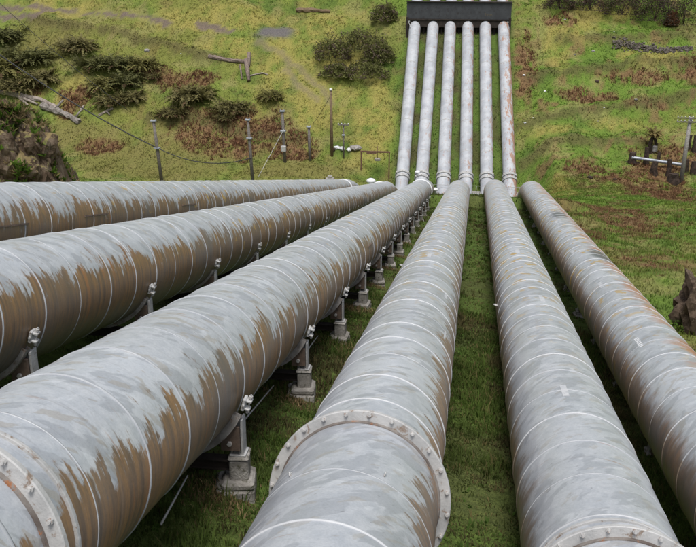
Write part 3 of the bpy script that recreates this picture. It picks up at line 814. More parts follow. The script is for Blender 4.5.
for i in range(6):
    sl = NEAR[i]; tilt = math.atan2(sl[1][2]-sl[0][2], sl[1][1]-sl[0][1])
    ys = [9.45+4.42*k + (.25 if i == 1 else 0) + (2.0 if i > 2 else 0) for k in range(13)]
    for k, Yp in enumerate(ys):
        c = Vector(near_pt(i, Yp))
        side = 'leftmost big pipe' if i == 0 else 'rightmost big pipe' if i == 5 else '%s big pipe from the left' % ORD[i]
        nth = ['nearest', 'second nearest', 'third nearest', 'fourth nearest', 'fifth nearest', 'sixth nearest', 'seventh nearest', 'eighth nearest', 'ninth nearest', 'tenth nearest', 'third to last', 'second to last', 'farthest'][k]
        g = c-Vector((0, 0, 1.36))
        t = thing('pipe_support', 'concrete-footed support, %s under the %s' % (nth, side), 'pipe support', g, group='supports under the big pipes')
        L = c-g
        link('saddle_ring', low_saddle_me if i > 2 or i == 0 else saddle_me, t, Matrix.Translation(L) @ Matrix.Rotation(tilt, 4, 'X'))
        cbm = link('cross_beam', sp_beam, t, loc=(0, 0, .27)); cbm.scale = (.42 if i > 2 or i == 0 else 1, 1, 1)
        for s in (-1, 1):
            rz = Matrix.Rotation(0 if s > 0 else math.pi, 4, 'Z')
            ins = .46 if i > 2 or i == 0 else 0.0
            link('post', sp_post, t, Matrix.Translation((s*(.86-ins), 0, .93-ins*.8)) @ rz @ Matrix.Diagonal((.85, .85, .80, 1)))
            link('pedestal', sp_ped, t, Matrix.Translation((s*(.80-ins), 0, .40-ins*.4)) @ rz @ Matrix.Rotation(random.uniform(-.12, .12), 4, 'Z') @ Matrix.Diagonal((1, 1, .84, 1)))
            link('footing', sp_foot, t, Matrix.Translation((s*(.78-ins), 0, .09)) @ rz @ Matrix.Rotation(random.uniform(-.2, .2), 4, 'Z'))
            link('bracket', sp_brk, t, Matrix.Translation((s*(.72-ins), -.10, .68-ins*.8)) @ rz @ Matrix.Diagonal((.8, .8, .8, 1)))
            if ins == 0:
                lg = link('clamp_lug', sp_lug, t, Matrix.Translation((s*.90, -.03, 1.14)) @ rz @ Matrix.Rotation(.25, 4, 'Y') @ Matrix.Scale(.8, 4))
                link('nut', nut_me, lg, Matrix.Translation((.075, 0, .13))); link('nut', nut_me, lg, Matrix.Translation((.075, 0, -.12)))
            link('nut', nut_me, t, Matrix.Translation((s*(.72-ins), -.135, .62-ins*.8)) @ Matrix.Rotation(math.pi/2, 4, 'X'))

# thin rods leaning in the gap, a fallen branch
def rod(px0, py0, Y0, px1, py1, Y1, r, name, label, mat, cat):
    a = Vector(ray(px0, py0)*Y0); b = Vector(ray(px1, py1)*Y1)
    m = MB(); m.tube([a, a.lerp(b, .5), b], r, 7); o_ = m.build(name, mat, None, True, a); o_.location = a
    return tag(o_, label, cat)
def ground_at(px, py, y0): return at(px, py, y0, 120)
def rod_ground(p0, p1, lift0, lift1, y0, r, name, label, mat, cat, bends=0.0):
    a = ground_at(*p0, y0)+Vector((0, 0, lift0)); b = ground_at(*p1, y0)+Vector((0, 0, lift1)); m = MB()
    mid = a.lerp(b, .5)+Vector((bends, bends*.5, bends*.4))
    m.tube([a, mid, b], [r, r*.9, r*.7], 7); o_ = m.build(name, mat, None, True, a); o_.location = a
    return tag(o_, label, cat)
rod_ground((163, 549), (190, 511), .25, .45, 5, .014, 'steel_rod', 'thin grey steel rod lying in grass at the bottom edge beside the third pipe', M['post'], 'rod')
rod_ground((240, 447), (274, 402), .3, .30, 7, .014, 'steel_rod', 'thin grey steel rod leaning from the nearest plinth of the third pipe', M['post'], 'rod')
rod_ground((303, 368), (318, 349), .25, .3, 7, .014, 'steel_rod', 'short grey rod by the second plinth of the third pipe', M['post'], 'rod')
rod_ground((178, 478), (214, 472), .10, .12, 6, .035, 'fallen_branch', 'pale fallen branch in the grass behind the third pipe support', M['deadwood'], 'branch', .03)

# ------------------------------------------------------------------ walkway and fittings at the foot of the upper runs
def fp(x, y, dz=0.0): return Vector((x, y, dz))
wz = -30.55
t = thing('walkway', 'narrow grey steel walkway beam across the foot of the white upper pipes', 'walkway', (1.5, 113.6, wz-.9), group=None)
og = Vector(t.location)
m = MB(); m.box((1.6, 113.6, wz), (11.4, .9, .10), bevel=.01); m.build('deck', M['steel'], t, False, og)
m = MB(); m.box((1.6, 113.13, wz-.06), (11.5, .06, .26), bevel=.01); m.build('beam', M['post'], t, False, og)
m = MB(); m.box((1.6, 114.07, wz-.06), (11.5, .06, .26), bevel=.01); m.build('beam', M['post'], t, False, og)
for x in (-1.1, 1.62, 4.45, 7.1):
    m = MB(); m.tube([(x, 113.25, wz), (x, 113.25, wz+1.0)], .03, 6); m.build('post', M['post'], t, True, og)
    m = MB(); m.box((x, 113.6, wz-1.0), (.2, .5, 2.0), bevel=.01); m.build('leg', M['steel'], t, False, og)
m = MB(); m.tube([(-3.9, 113.25, wz+1.0), (7.2, 113.25, wz+1.0)], .025, 6); m.build('rail', M['post'], t, True, og)

def valve(loc, label, s=1.0):
    loc = Vector(loc); t = thing('valve', label, 'valve', loc)
    m = MB(); m.tube([(0, 0, 0), (0, 0, .5*s)], .16*s, 10); m.build('stem', M['white'], t, True)
    m = MB(); m.quadstrip([[(r*s*math.cos(q*math.pi/6), r*s*math.sin(q*math.pi/6), z*s) for q in range(12)] for r, z in ((.18, .48), (.42, .52), (.44, .62), (.34, .76), (.14, .84))], True, True, True)
    m.build('cap', M['white'], t, True)
p3 = Vector(near_pt(2, 73)); valve((p3.x+R+.1, 72.6, p3.z-.3), 'small white valve on the side of the third pipe at its crest', .6)
p2 = Vector(near_pt(2, 71)); valve((p2.x-.75, 76.5, p2.z-.25), 'small pale valve beside the crest of the third pipe', .55)
p1 = ray(371, 184)*92; valve((p1[0], 92, p1[2]-.35), 'white mushroom-shaped vent cap beyond the second pipe crest', 1.15)
pp = ray(330, 183)*96
t = thing('marker_block', 'pinkish concrete block just beyond the crest of the leftmost pipe', 'block', (pp[0], 96, hz(pp[0], 96)))
hh = pp[2]-t.location.z+.6
m = MB(); m.box((0, 0, hh/2), (.9, .6, hh), bevel=.04); m.build('block', M['concrete'], t)
m = MB(); m.box((0, 0, hh+.12), (.5, .45, .26), bevel=.05); m.build('top_stone', M['concrete'], t)

# ------------------------------------------------------------------ dark housing where the upper pipes disappear
hx0, hx1, hy = -9.56, 5.78, 138.9
t = thing('valve_housing', 'long dark box housing where the six white pipes enter the hill', 'housing', ((hx0+hx1)/2, hy, -15))
og = Vector(t.location)
m = MB(); m.box(((hx0+hx1)/2, hy+.7, -9.78), (hx1-hx0, 1.2, 2.40), bevel=.03); m.build('front_panel', M['black_box'], t, False, og)
m = MB(); m.box(((hx0+hx1)/2, hy+.62, -8.53), (hx1-hx0+.16, 1.5, .09), bevel=.02); m.build('roof_edge', M['dark_frame'], t, False, og)
m = MB(); m.box(((hx0+hx1)/2, hy+.55, -11.06), (hx1-hx0+.2, 1.3, .16), bevel=.02); m.build('ledge', M['dark_frame'], t, False, og)
m = MB(); m.box(((hx0+hx1)/2, hy+.30, -11.66), (hx1-hx0+.06, .5, 1.02), bevel=.03); m.build('fascia', M['dark_frame'], t, False, og)
m = MB(); m.box(((hx0+hx1)/2, hy+1.5, -12.7), (hx1-hx0-.1, 1.2, 3.3), bevel=.02); m.build('back_wall', M['dark_frame'], t, False, og)
for x in (hx0+.12, hx1-.12):
    m = MB(); m.box((x, hy+.6, -12.8), (.34, 1.5, 4.2), bevel=.02); m.build('end_wall', M['dark_frame'], t, False, og)
for i in range(5):
    x = (FART[i]+FART[i+1])/2
    m = MB(); m.box((x, hy+.75, -12.3), (.22, .5, 2.3), bevel=.02); m.build('divider', M['dark_frame'], t, False, og)
for x in (hx0+.35, hx1-.45):
    m = MB(); m.box((x, hy+.03, -11.35), (.3, .06, .28), bevel=.02); m.build('marker_plate', M['post'], t, False, og)
m = MB()
for (a, b) in (((0, .0), (.0, .42)), ((0, .2), (.16, .24)), ((.16, .24), (.2, .02)), ((.3, .02), (.33, .22)), ((.33, .22), (.5, .2)), ((.5, .2), (.52, .03)), ((.62, .05), (.85, .2)), ((.62, .16), (.85, .04)), ((.85, .2), (.98, .08))):
    m.tube([(2.05+a[0], hy+.095, -10.45+a[1]), (2.05+b[0], hy+.095, -10.45+b[1])], .022, 5)
m.build('scrawl', M['mark'], t, False, og)
m = MB(); m.tube([(hx0+.3, hy-.1, -11.4), (hx0+1.3, hy-2.2, -13.4), (hx0+2.2, hy-4.0, -15.3)], .035, 5)
o = m.build('stay_rod', M['post'], t, False, og)

# ------------------------------------------------------------------ poles
def scale_at(p): return (p.x*fwd[0]+p.y*fwd[1]+p.z*fwd[2])/FPX
def pole(px, top, base, label, wpx=3.0, mat='timber', lean=0.0, arms=(), cap=True, box=None, band=None, name='utility_pole'):
    b = at(px, base); s = scale_at(b); h = (base-top)*s*1.03; t = thing(name, label, 'pole', b)
    r = wpx*s/2; lx = lean
    m = MB(); m.tube([(0, 0, -.4), (lx*.5, 0, h*.5), (lx, 0, h)], [r*1.1, r, r*.85], 10); m.build('shaft', M[mat], t, True)
    if cap:
        m = MB(); m.box((lx, 0, h+.03), (r*3.2, r*2.6, .18), bevel=.03); m.box((lx-r*1.2, 0, h+.15), (.12, .12, .18), bevel=.03); m.box((lx+r*1.2, 0, h+.15), (.12, .12, .18), bevel=.03)
        m.build('cap', M['galv'], t)
    for (f, wd, ins) in arms:
        z = h*f; x = lx*f; w = wd*s
        m = MB(); m.box((x, -r-.06, z), (w, .12, .14), bevel=.015); am = m.build('crossarm', M['timber'], t)
        for q in range(ins):
            xx = x-w/2+.08+(w-.16)*q/max(1, ins-1); m = MB()
            m.tube([(xx, -r-.06, z+.05), (xx, -r-.06, z+.13)], .02, 6); m.tube([(xx, -r-.06, z+.12), (xx, -r-.06, z+.18), (xx, -r-.06, z+.26)], [.06, .075, .04], 8)
            m.build('insulator', M['white'], am, True)
    if band:
        m = MB(); m.box((lx*band, -.02, h*band), (r*3.6, r*3.2, .22), bevel=.03); m.build('bracket', M['galv'], t)
    if box:
        m = MB(); m.box((lx*box, -r-.16, h*box), (.62, .34, .75), bevel=.04); m.build('junction_box', M['post'], t)
    return t, b, h, s
pA = pole(162, 123, 182, 'grey pole on the far left with a cable running to it', 3.2, lean=-.55, band=.56)
pB = pole(253, 122, 184, 'grey pole with pale cap between the leftmost pole and the pole with a box', 3.0, lean=-.35, band=.72)
pC = pole(285, 113, 162, 'grey pole with a pale junction box near its foot', 3.0, lean=-.2, band=.62, box=.28)
pD = pole(310, 128, 161, 'short grey capped pole left of the tall brown pole', 2.8, lean=-.1, band=None)
pE = pole(332, 93, 156, 'tall plain brown pole standing beside white sacks', 2.9, 'brown_timber', lean=-.12, cap=False)
m = MB(); m.tube([(-.12, 0, pE[2]-.05), (-.12, 0, pE[2]+.22)], [.22, .17], 8); m.build('cap', M['white'], pE[0], True)
pF = pole(343.5, 125, 158, 'slim pole with a short crossarm right of the tall brown pole', 1.7, 'timber', cap=False, arms=((.98, 11, 4),), band=.68)
pG = pole(681, 119, 182, 'pale pole with double crossarm and insulators at the right edge', 4.0, 'steel', lean=.12, cap=False, arms=((.99, 26, 8), (.93, 26, 8)))

# rusty goal-shaped frame
b = at(375, 177); s = scale_at(b); t = thing('rusty_frame', 'rusty goal-shaped steel frame left of the white pipes', 'frame', b)
for x in (-14*s, 14*s):
    m = MB(); m.box((x, 0, 1.55), (.16, .16, 3.5), bevel=.02); m.build('post', M['rusty_steel'], t)
m = MB(); m.box((0, 0, 3.36), (30*s, .18, .2), bevel=.02); m.build('top_beam', M['rusty_steel'], t)
m = MB(); m.box((-.5, 0, 3.16), (1.3, .22, .18), bevel=.02); m.build('hanger_plate', M['rusty_steel'], t)
m = MB(); m.tube([(.3, 0, 2.45), (.3, 0, 4.1)], .04, 6); m.build('hook_rod', M['rusty_steel'], t, True)
m = MB(); m.box((.3, 0, 2.35), (.75, .4, .42), bevel=.08); m.build('hanging_block', M['steel'], t)

# cables
def cable(a, b, sag, r, label, name='cable', mat='cable'):
    a, b = Vector(a), Vector(b); m = MB(); n = 28
    m.tube([a.lerp(b, k/n)-Vector((0, 0, 4*sag*(k/n)*(1-k/n))) for k in range(n+1)], r, 6)
    o_ = m.build(name, M[mat], None, True, a); o_.location = a; return tag(o_, label, 'cable', )
def pole_pt(P, f): t, b, h, s = P; return Vector((b.x, b.y-.25, b.z+h*f))
a = Vector(ray(-60, 10)*112); cable(a, pole_pt(pA, .56), 1.2, .085, 'black cable sagging from the upper left down to the leftmost pole')
cable(pole_pt(pA, .56), pole_pt(pB, .42), 1.25, .06, 'black cable sagging between the two leftmost poles')
cable(Vector(ray(-30, -24)*118), at(128, 112)+Vector((0, 0, .2)), .5, .04, 'thin dark wire crossing the upper left hillside to the ground')
cable(pole_pt(pC, .66), at(258, 178)+Vector((0, 0, .05)), .02, .035, 'pale guy wire slanting down left from the pole with a box', 'guy_wire', 'post')
cable(pole_pt(pE, .95), Vector(ray(313, 125)*at(313, 125).y)+Vector((0, 0, .2)), .25, .03, 'thin wire hanging left from the top of the tall brown pole')

# ------------------------------------------------------------------ wood, stones, rocks
def rock_mesh(name, rx, ry, rz, mat, seed, amp=.35, sub=3, freq=1.3):
    import bmesh
    bm = bmesh.new(); bmesh.ops.create_icosphere(bm, subdivisions=sub, radius=1.0)
    from mathutils import noise as mn
    off = Vector((seed*7.7, seed*3.3, seed*1.9))
    for v in bm.verts:
        n_ = v.co.normalized(); q = mn.fractal(n_*freq+off, 1.0, 2.0, 4)+.5*abs(mn.noise(n_*freq*3+off))
        v.co = n_*(1+amp*q); v.co.x *= rx; v.co.y *= ry; v.co.z *= rz
    me = bpy.data.meshes.new(name); bm.to_mesh(me); bm.free(); me.materials.append(mat); return me
def log(pxs, label, rpx, mat='log', name='fallen_log', lift=.15, branches=(), group=None, jit=.3):
    pts = [at(*p)+Vector((0, 0, lift+ (p[2] if False else 0))) for p in pxs]; s = scale_at(pts[0]); o0 = pts[0].copy(); t = thing(name, label, 'log', o0)
    n = len(pts); m = MB(); dense = []
    for q in range(n-1):
        for k in range(5): dense.append(pts[q].lerp(pts[q+1], k/5)+Vector((0, 0, random.uniform(-.03, .05))))
    dense.append(pts[-1]); rr = [rpx*s/2*(1.05-.3*k/len(dense))*random.uniform(.78, 1.15) for k in range(len(dense))]
    m.tube(dense, rr, 9, True, jit); m.build('trunk', M[mat], t, False, o0)
    for (pa, la, pb, lb, r) in branches:
        a = at(*pa)+Vector((0, 0, la)); b = at(*pb)+Vector((0, 0, lb)); m = MB()
        m.tube([a, a.lerp(b, .5)+Vector((0, 0, .06)), b], [r*s/2, r*s*.42, r*s*.3], 7, True, .25); m.build('branch', M[mat], t, True, o0)
    return t
log([(209, 58), (225, 61), (246, 63)], 'forked brown dead log lying on the yellow grass', 4.5, branches=(((246, 62), .3, (249, 83), .3, 5.5), ((249, 58), .7, (249, 68), .2, 4), ((240, 66), .2, (242, 80), .15, 2)))
log([(296, 11.5), (312, 11.5), (330, 12.5)], 'straight brown log lying near the top of the hill', 4.5, 'brown_timber')
log([(-8, 92), (20, 97), (42, 102), (58, 110)], 'long weathered tree trunk lying above the rock bank on the left', 5.0, 'deadwood', lift=.25, branches=(((12, 96), .3, (38, 107), .3, 3.5), ((20, 100), .2, (32, 110), .1, 3)))
log([(42, 108), (58, 113), (72, 119), (80, 124)], 'thick pale grey dead trunk right of the long weathered trunk', 7.0, 'greywood', lift=.2, jit=.6, branches=(((56, 113), .5, (64, 106), .9, 3), ((76, 121), .4, (82, 116), .9, 2.4)))
log([(99, 117), (106, 113), (113, 110)], 'short pale stick lying on the grass left of the leftmost pole', 3.0, 'deadwood', branches=(((106, 113), .2, (110, 116), .1, 2),))
log([(81, 112), (84, 107)], 'small upright pale broken stick by the grey dead trunk', 2.6, 'deadwood')
log([(248, 77), (262, 74), (268, 76)], 'thin pale twig right of the forked log', 1.6, 'deadwood')

# white sacks by the tall pole
sk = bpy.data.meshes
for q, (px, py, rx, rz, mat, lb) in enumerate(((337, 149, .42, .28, 'white', 'white sack nearest the tall brown pole'), (342, 150, .5, .25, 'white', 'white sheet-like sack in the middle of the small heap'),
                                         (349, 151, .45, .25, 'white', 'flat white sack at the foot of the slim pole'), (356, 150, .75, .36, 'steel', 'dark grey tarpaulin bundle right of the white sacks'), (333.5, 151, .3, .25, 'darkwood', 'small dark box at the foot of the tall brown pole'))):
    p = at(px, py); o = link('sack' if mat == 'white' else 'bundle', rock_mesh('sack', rx, rx*.7, rz, M[mat], q+3, .3, 3, 1.8), None, None, p+Vector((0, 0, rz*.6)))
    o.rotation_euler = (0, 0, random.uniform(0, 3)); tag(o, lb, 'sack' if mat == 'white' else 'bundle')

# stones scattered on the slopes
stones = [(147, 51, 9, 'flat brown stone beside the big fern clump on the left'), (614, 32, 2.6, 'small white stone high on the right slope'), (604, 108, 3.2, 'small white stone in the middle of the right slope'),
          (533, 118, 3.2, 'small pale stone beside the rightmost white pipe'), (525, 124, 6, 'grey rock at the right foot of the white pipes'), (598, 122, 2.0, 'tiny pale stone below the middle of the right slope'),
          (181, 54, 2.4, 'tiny white stone on the left slope'), (545, 92, 6, 'dark rock right of the rusty white pipe'), (597, 82, 7, 'larger dark rock pile in the middle right slope'), (524, 76, 6, 'dark brown stone close to the rusty white pipe'),
          (575, 55, 4, 'grey stone above the middle of the right slope'), (593, 52, 5, 'grey stone pair on the upper right slope'), (565, 20, 4, 'grey stone below the thicket'), (590, 178, 9, 'dark rock right of the last pipe crest'),
          (615, 180, 7, 'black burnt lump on the lower right slope'), (636, 100, 6, 'brown mossy stone behind the burnt stumps')]
for q, (px, py, w, lb) in enumerate(stones):
    p = at(px, py); s = scale_at(p); r = w*s/2*(.45 if 'white' in lb else .62)
    dark = 'dark' in lb or 'black' in lb
    o = link('stone', rock_mesh('stone', r, r*.8, r*.62, M['white'] if 'white' in lb else M['darkwood'] if dark else M['grey_stone'], q+20, .3, 2), None, None, p+Vector((0, 0, r*.25)))
    tag(o, lb, 'stone', 'loose stones on the slopes')

# dry stone heap wall on the right slope
p0, p1 = at(612, 46), at(692, 51); m = MB(); wall_pts = []
import bmesh
def stone_into(m, c, r):
    b = len(m.v); base = [(-1, -1, -1), (1, -1, -1), (1, 1, -1), (-1, 1, -1), (-1, -1, 1), (1, -1, 1), (1, 1, 1), (-1, 1, 1)]
    rot = Matrix.Rotation(random.uniform(0, 3), 3, 'Z') @ Matrix.Rotation(random.uniform(-.5, .5), 3, 'X')
    for q in base:
        q = Vector((q[0]*r*random.uniform(.5, 1), q[1]*r*random.uniform(.5, .9), q[2]*r*random.uniform(.35, .75))); m.v.append(tuple(c+rot @ q))
    for f in ((0, 3, 2, 1), (4, 5, 6, 7), (0, 1, 5, 4), (1, 2, 6, 5), (2, 3, 7, 6), (3, 0, 4, 7)): m.f.append(tuple(b+j for j in f))
for q in range(380):
    u = random.random(); v = random.gauss(0, 1); wd = .6*(1-.7*u)+.12
    x = p0.x+(p1.x-p0.x)*u; y = p0.y+(p1.y-p0.y)*u+.25*math.sin(u*7)+v*wd*.55
    stone_into(m, Vector((x, y, hz(x, y)+.08+max(0, (.5-abs(v)*.3))*(1-u*.6)*random.random())), random.uniform(.08, .22))
o = m.build('rubble_wall', M['rubble'], None, False, p0); o.location = p0
tag(o, 'low tumbled grey stone wall running along the upper right slope', 'stone wall')

# burnt stumps and the grey tube on the right
st = [(632, 163, 9, 10, 'squat dark stump at the left end of the grey tube'), (646, 164, 5, 16, 'tall burnt stump behind the grey tube, beneath the tufted trunk'), (658, 160, 4, 8, 'short burnt stump between tufted trunk and pole'), (654, 174, 7, 12, 'burnt stump in front of the grey tube'),
      (668, 176, 5, 16, 'tall burnt stump in front of the grey tube near the pole'), (688, 150, 3.6, 14, 'thin burnt post right of the pale pole, upper'), (694, 152, 4, 16, 'burnt post at the very right edge, upper'), (685, 172, 6, 12, 'burnt stump just right of the pale pole foot'), (693, 174, 6, 12, 'burnt stump at the right edge below the posts'), (674, 182, 12, 8, 'low brown burnt stump left of the pale pole foot')]
for q, (px, py, w, h, lb) in enumerate(st):
    p = at(px, py); s = scale_at(p); t = thing('burnt_stump', lb, 'stump', p, group='burnt stumps on the right'); r = w*s/2; hh = h*s*1.05
    m = MB(); m.tube([(0, 0, -.3), (random.uniform(-.1, .1), 0, hh*.5), (random.uniform(-.15, .15), 0, hh)], [r*1.15, r*.9, r*.75], 9, True, .5); m.build('trunk', M['darkwood'], t)
    for k in range(3):
        a = random.uniform(0, 6.28); m = MB(); m.tube([(0, 0, hh*.05), (math.cos(a)*r*1.6, math.sin(a)*r*1.3, -.05)], [r*.45, r*.2], 6, True, .4); m.build('root', M['darkwood'], t)
a, b = at(631, 163), at(683, 169); a = a+Vector((0, -.3, .8)); b = b+Vector((0, -.3, .55))
m = MB(); m.tube([a, a.lerp(b, .33), a.lerp(b, .66), b], .20, 14, False); t = thing('steel_tube', 'grey galvanised tube lying across the burnt stumps', 'tube', a); m.build('tube', M['galv'], t, True, a)
d = (b-a).normalized(); m = MB(); m.tube([a-d*.05, a+d*.08], .25, 14); m.build('end_collar', M['galv'], t, True, a)

# ------------------------------------------------------------------ shrubs and ferns
def fern_mesh(name, seed, nf, length, green, dead=.15, up=1.0):
    r_ = np.random.default_rng(seed); V, Fc, K = [], [], []
    crowns = [(math.cos(q*2.4+seed)*.16*math.sqrt(q)*r_.uniform(.7, 1.4), math.sin(q*2.4+seed)*.16*math.sqrt(q)*r_.uniform(.7, 1.4), r_.uniform(.42, .8) if nf > 100 else 1.0) for q in range(9 if nf > 100 else 1)]
    for k in range(nf):
        az = r_.uniform(0, 6.283); L = length*r_.uniform(.6, 1.1); el = r_.uniform(.35, 1.35)*up; isd = r_.random() < dead
        if isd: el *= .3
        c = np.array((.15, .095, .05))*r_.uniform(.6, 1.3) if isd else np.array(green)*r_.uniform(.5, 1.5)
        dx, dy = math.cos(az), math.sin(az); n = 7; pts = []; cw_ = crowns[k % len(crowns)]; L *= cw_[2]
        rr = r_.uniform(0, .25)*length; bx, by = cw_[0]*length+math.cos(az+r_.normal()*.6)*rr*.6, cw_[1]*length+math.sin(az+r_.normal()*.6)*rr*.6
        x, z, a = 0.0, .05, el
        for q in range(n+1):
            pts.append((bx+dx*x, by+dy*x, z)); x += math.cos(a)*L/n; z += math.sin(a)*L/n; a -= (1.9 if not isd else .9)*r_.uniform(.6, 1.2)/n
        for q in range(n):
            t = (q+.5)/n; w = L*.125*math.sin(math.pi*min(1, t*.85+.12))
            p, p2 = np.array(pts[q]), np.array(pts[q+1]); side = np.array((-dy, dx, 0))
            for s in (-1, 1):
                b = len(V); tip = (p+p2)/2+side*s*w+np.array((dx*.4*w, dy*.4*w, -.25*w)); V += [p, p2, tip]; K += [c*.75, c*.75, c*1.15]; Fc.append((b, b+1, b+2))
    return tris_mesh(name, np.array(V), np.array(Fc), M['plant'], np.clip(np.array(K), 0, .5))
def leafy_mesh(name, seed, n, rx, ry, rz, cols, leaf=.12, hollow=.5):
    r_ = np.random.default_rng(seed); d = r_.normal(size=(n, 3)); d /= np.linalg.norm(d, axis=1)[:, None]; d[:, 2] = np.abs(d[:, 2])*1.0-.1
    lob = 1+.55*(fbm(np.arctan2(d[:, 1], d[:, 0])*1.6+seed, d[:, 2]*2.2, seed, 3)-.5)*2
    rad = r_.uniform(hollow, 1, n)**.7*lob; P = d*rad[:, None]*np.array((rx, ry, rz)); P[:, 2] = np.maximum(P[:, 2], .02)
    cl = fbm(P[:, 0]*2.2/rx*1.5+seed, P[:, 1]*1.5+P[:, 2]*2.0, seed+3, 3)
    cols = np.array(cols); ci = np.clip((cl-.28)/.44*len(cols), 0, len(cols)-.01).astype(int); K = cols[ci]*r_.uniform(.65, 1.35, (n, 1))
    a = r_.normal(size=(n, 3)); a /= np.linalg.norm(a, axis=1)[:, None]; b = np.cross(a, r_.normal(size=(n, 3))); b /= np.linalg.norm(b, axis=1)[:, None]
    s = leaf*r_.uniform(.6, 1.5, (n, 1)); V = np.stack([P-a*s, P+b*s*.5, P+a*s, P-b*s*.5], 1).reshape(-1, 3)
    k = np.arange(n)[:, None]*4; Fc = np.concatenate([k+np.array([[0, 1, 2]]), k+np.array([[0, 2, 3]])], 1).reshape(-1, 3)
    return tris_mesh(name, V, Fc, M['plant'], np.clip(np.repeat(K[:, None, :], 4, 1).reshape(-1, 3), 0, .5))
def stems(parent, rx, rz, n=7, mat='darkwood', org=None):
    m = MB()
    for k in range(n):
        a = random.uniform(0, 6.28); u = random.uniform(.3, .8)
        m.tube([(0, 0, -.1), (math.cos(a)*rx*u*.5, math.sin(a)*rx*u*.4, rz*.45), (math.cos(a)*rx*u, math.sin(a)*rx*u*.7, rz*random.uniform(.7, 1.0))], [.05, .035, .012], 5)
    m.build('stems', M[mat], parent)

DKG, OLG, YLG = (.14, .142, .052), (.185, .165, .066), (.21, .195, .066)
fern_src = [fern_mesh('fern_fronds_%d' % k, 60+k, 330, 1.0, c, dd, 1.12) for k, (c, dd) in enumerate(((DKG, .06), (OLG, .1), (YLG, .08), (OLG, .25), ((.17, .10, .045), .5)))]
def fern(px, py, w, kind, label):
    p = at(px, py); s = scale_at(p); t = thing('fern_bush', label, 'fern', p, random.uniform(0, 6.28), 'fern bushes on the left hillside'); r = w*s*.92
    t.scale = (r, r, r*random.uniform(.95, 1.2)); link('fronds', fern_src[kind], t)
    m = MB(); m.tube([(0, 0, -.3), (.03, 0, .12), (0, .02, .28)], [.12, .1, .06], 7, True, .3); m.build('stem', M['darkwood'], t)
for a in ((8, 40, 34, 0, 'dark fern bush at the left edge, uppermost of the edge cluster'), (32, 62, 36, 0, 'dark fern bush right in the left edge cluster'), (6, 72, 32, 2, 'yellowish green fern bush at the left edge below the dark one'),
          (42, 82, 26, 1, 'olive fern bush lowest in the left edge cluster'), (16, 90, 26, 1, 'olive fern bush above the rock bank at the left edge'), (79, 50, 27, 1, 'lone olive fern bush above the big left clump'),
          (98, 68, 28, 0, 'dark fern at the upper left of the big left clump'), (121, 66, 28, 0, 'dark fern at the top middle of the big left clump'), (144, 68, 24, 2, 'lighter fern at the upper right of the big left clump'),
          (106, 88, 28, 2, 'lighter fern at the middle left of the big left clump'), (128, 84, 30, 0, 'dark fern in the middle of the big left clump'), (112, 104, 26, 3, 'browning fern at the bottom of the big left clump'), (134, 100, 20, 1, 'olive fern at the bottom right of the big left clump'),
          (172, 116, 24, 3, 'browning dark fern left of the rust bracken patch'), (190, 100, 32, 1, 'olive fern above the rust bracken patch'), (203, 93, 18, 2, 'small light fern right of the olive fern'),
          (232, 112, 26, 1, 'olive fern below the forked log'), (224, 120, 16, 3, 'small browning fern left below the forked log'), (270, 99, 20, 2, 'small round light fern left of the tall brown pole'), (152, 78, 14, 3, 'small brown fern right of the big left clump')):
    fern(*a)
def shrub(px, py, w, h, cols, label, name='shrub', n=1500, leaf=.12, seed=0, y0=100.0, group=None, flat=.8, cat='shrub'):
    p = at(px, py, y0); s = scale_at(p); t = thing(name, label, cat, p, 0, group); rx, rz = w*s/2, h*s*1.1
    link('foliage', leafy_mesh('foliage', seed, n, rx, rx*flat, rz, cols, leaf), t); stems(t, rx*.8, rz*.9)
    return t
GOR = [(.11, .105, .045), (.15, .16, .05), (.175, .18, .06), (.155, .12, .085)]
for q, (px, py, w, h, lb) in enumerate(((335, 58, 36, 22, 'left shrub of the round olive gorse thicket on the yellow slope'), (360, 50, 40, 22, 'upper shrub of the round olive gorse thicket'), (379, 62, 22, 20, 'right shrub of the round olive gorse thicket'),
                                         (338, 76, 24, 14, 'dark low shrub at the bottom left of the gorse thicket'), (366, 76, 40, 16, 'low shrub at the bottom right of the gorse thicket'), (385, 20, 22, 16, 'loose brownish shrub left of the dark housing'))):
    shrub(px, py, w*1.35, h*.95, GOR, lb, 'gorse_shrub', 3000, .15, 200+q, group='gorse shrubs')
THK = [(.055, .042, .034), (.085, .065, .05), (.12, .08, .055), (.08, .085, .032)]
for q, (px, py, w, h, lb) in enumerate(((560, 8, 30, 14, 'leftmost dark shrub of the thicket along the top right edge'), (590, 10, 34, 18, 'second dark shrub from left in the top right thicket'), (622, 14, 36, 22, 'third dark shrub from left in the top right thicket'), (655, 20, 36, 26, 'fourth dark shrub from left in the top right thicket'),
                                         (684, 24, 34, 30, 'rightmost dark shrub of the thicket at the top right corner'), (640, 4, 60, 14, 'tall dark shrub behind the top right thicket'), (672, 25, 12, 12, 'rusty brown bush in front of the top right thicket'))):
    cols = THK if q != 6 else [(.16, .07, .035), (.22, .11, .05), (.10, .06, .03)]
    shrub(px, py, w*1.25, h*1.05, cols, lb, 'thicket_shrub', 3000, .11, 240+q, group='thicket shrubs at the top right')
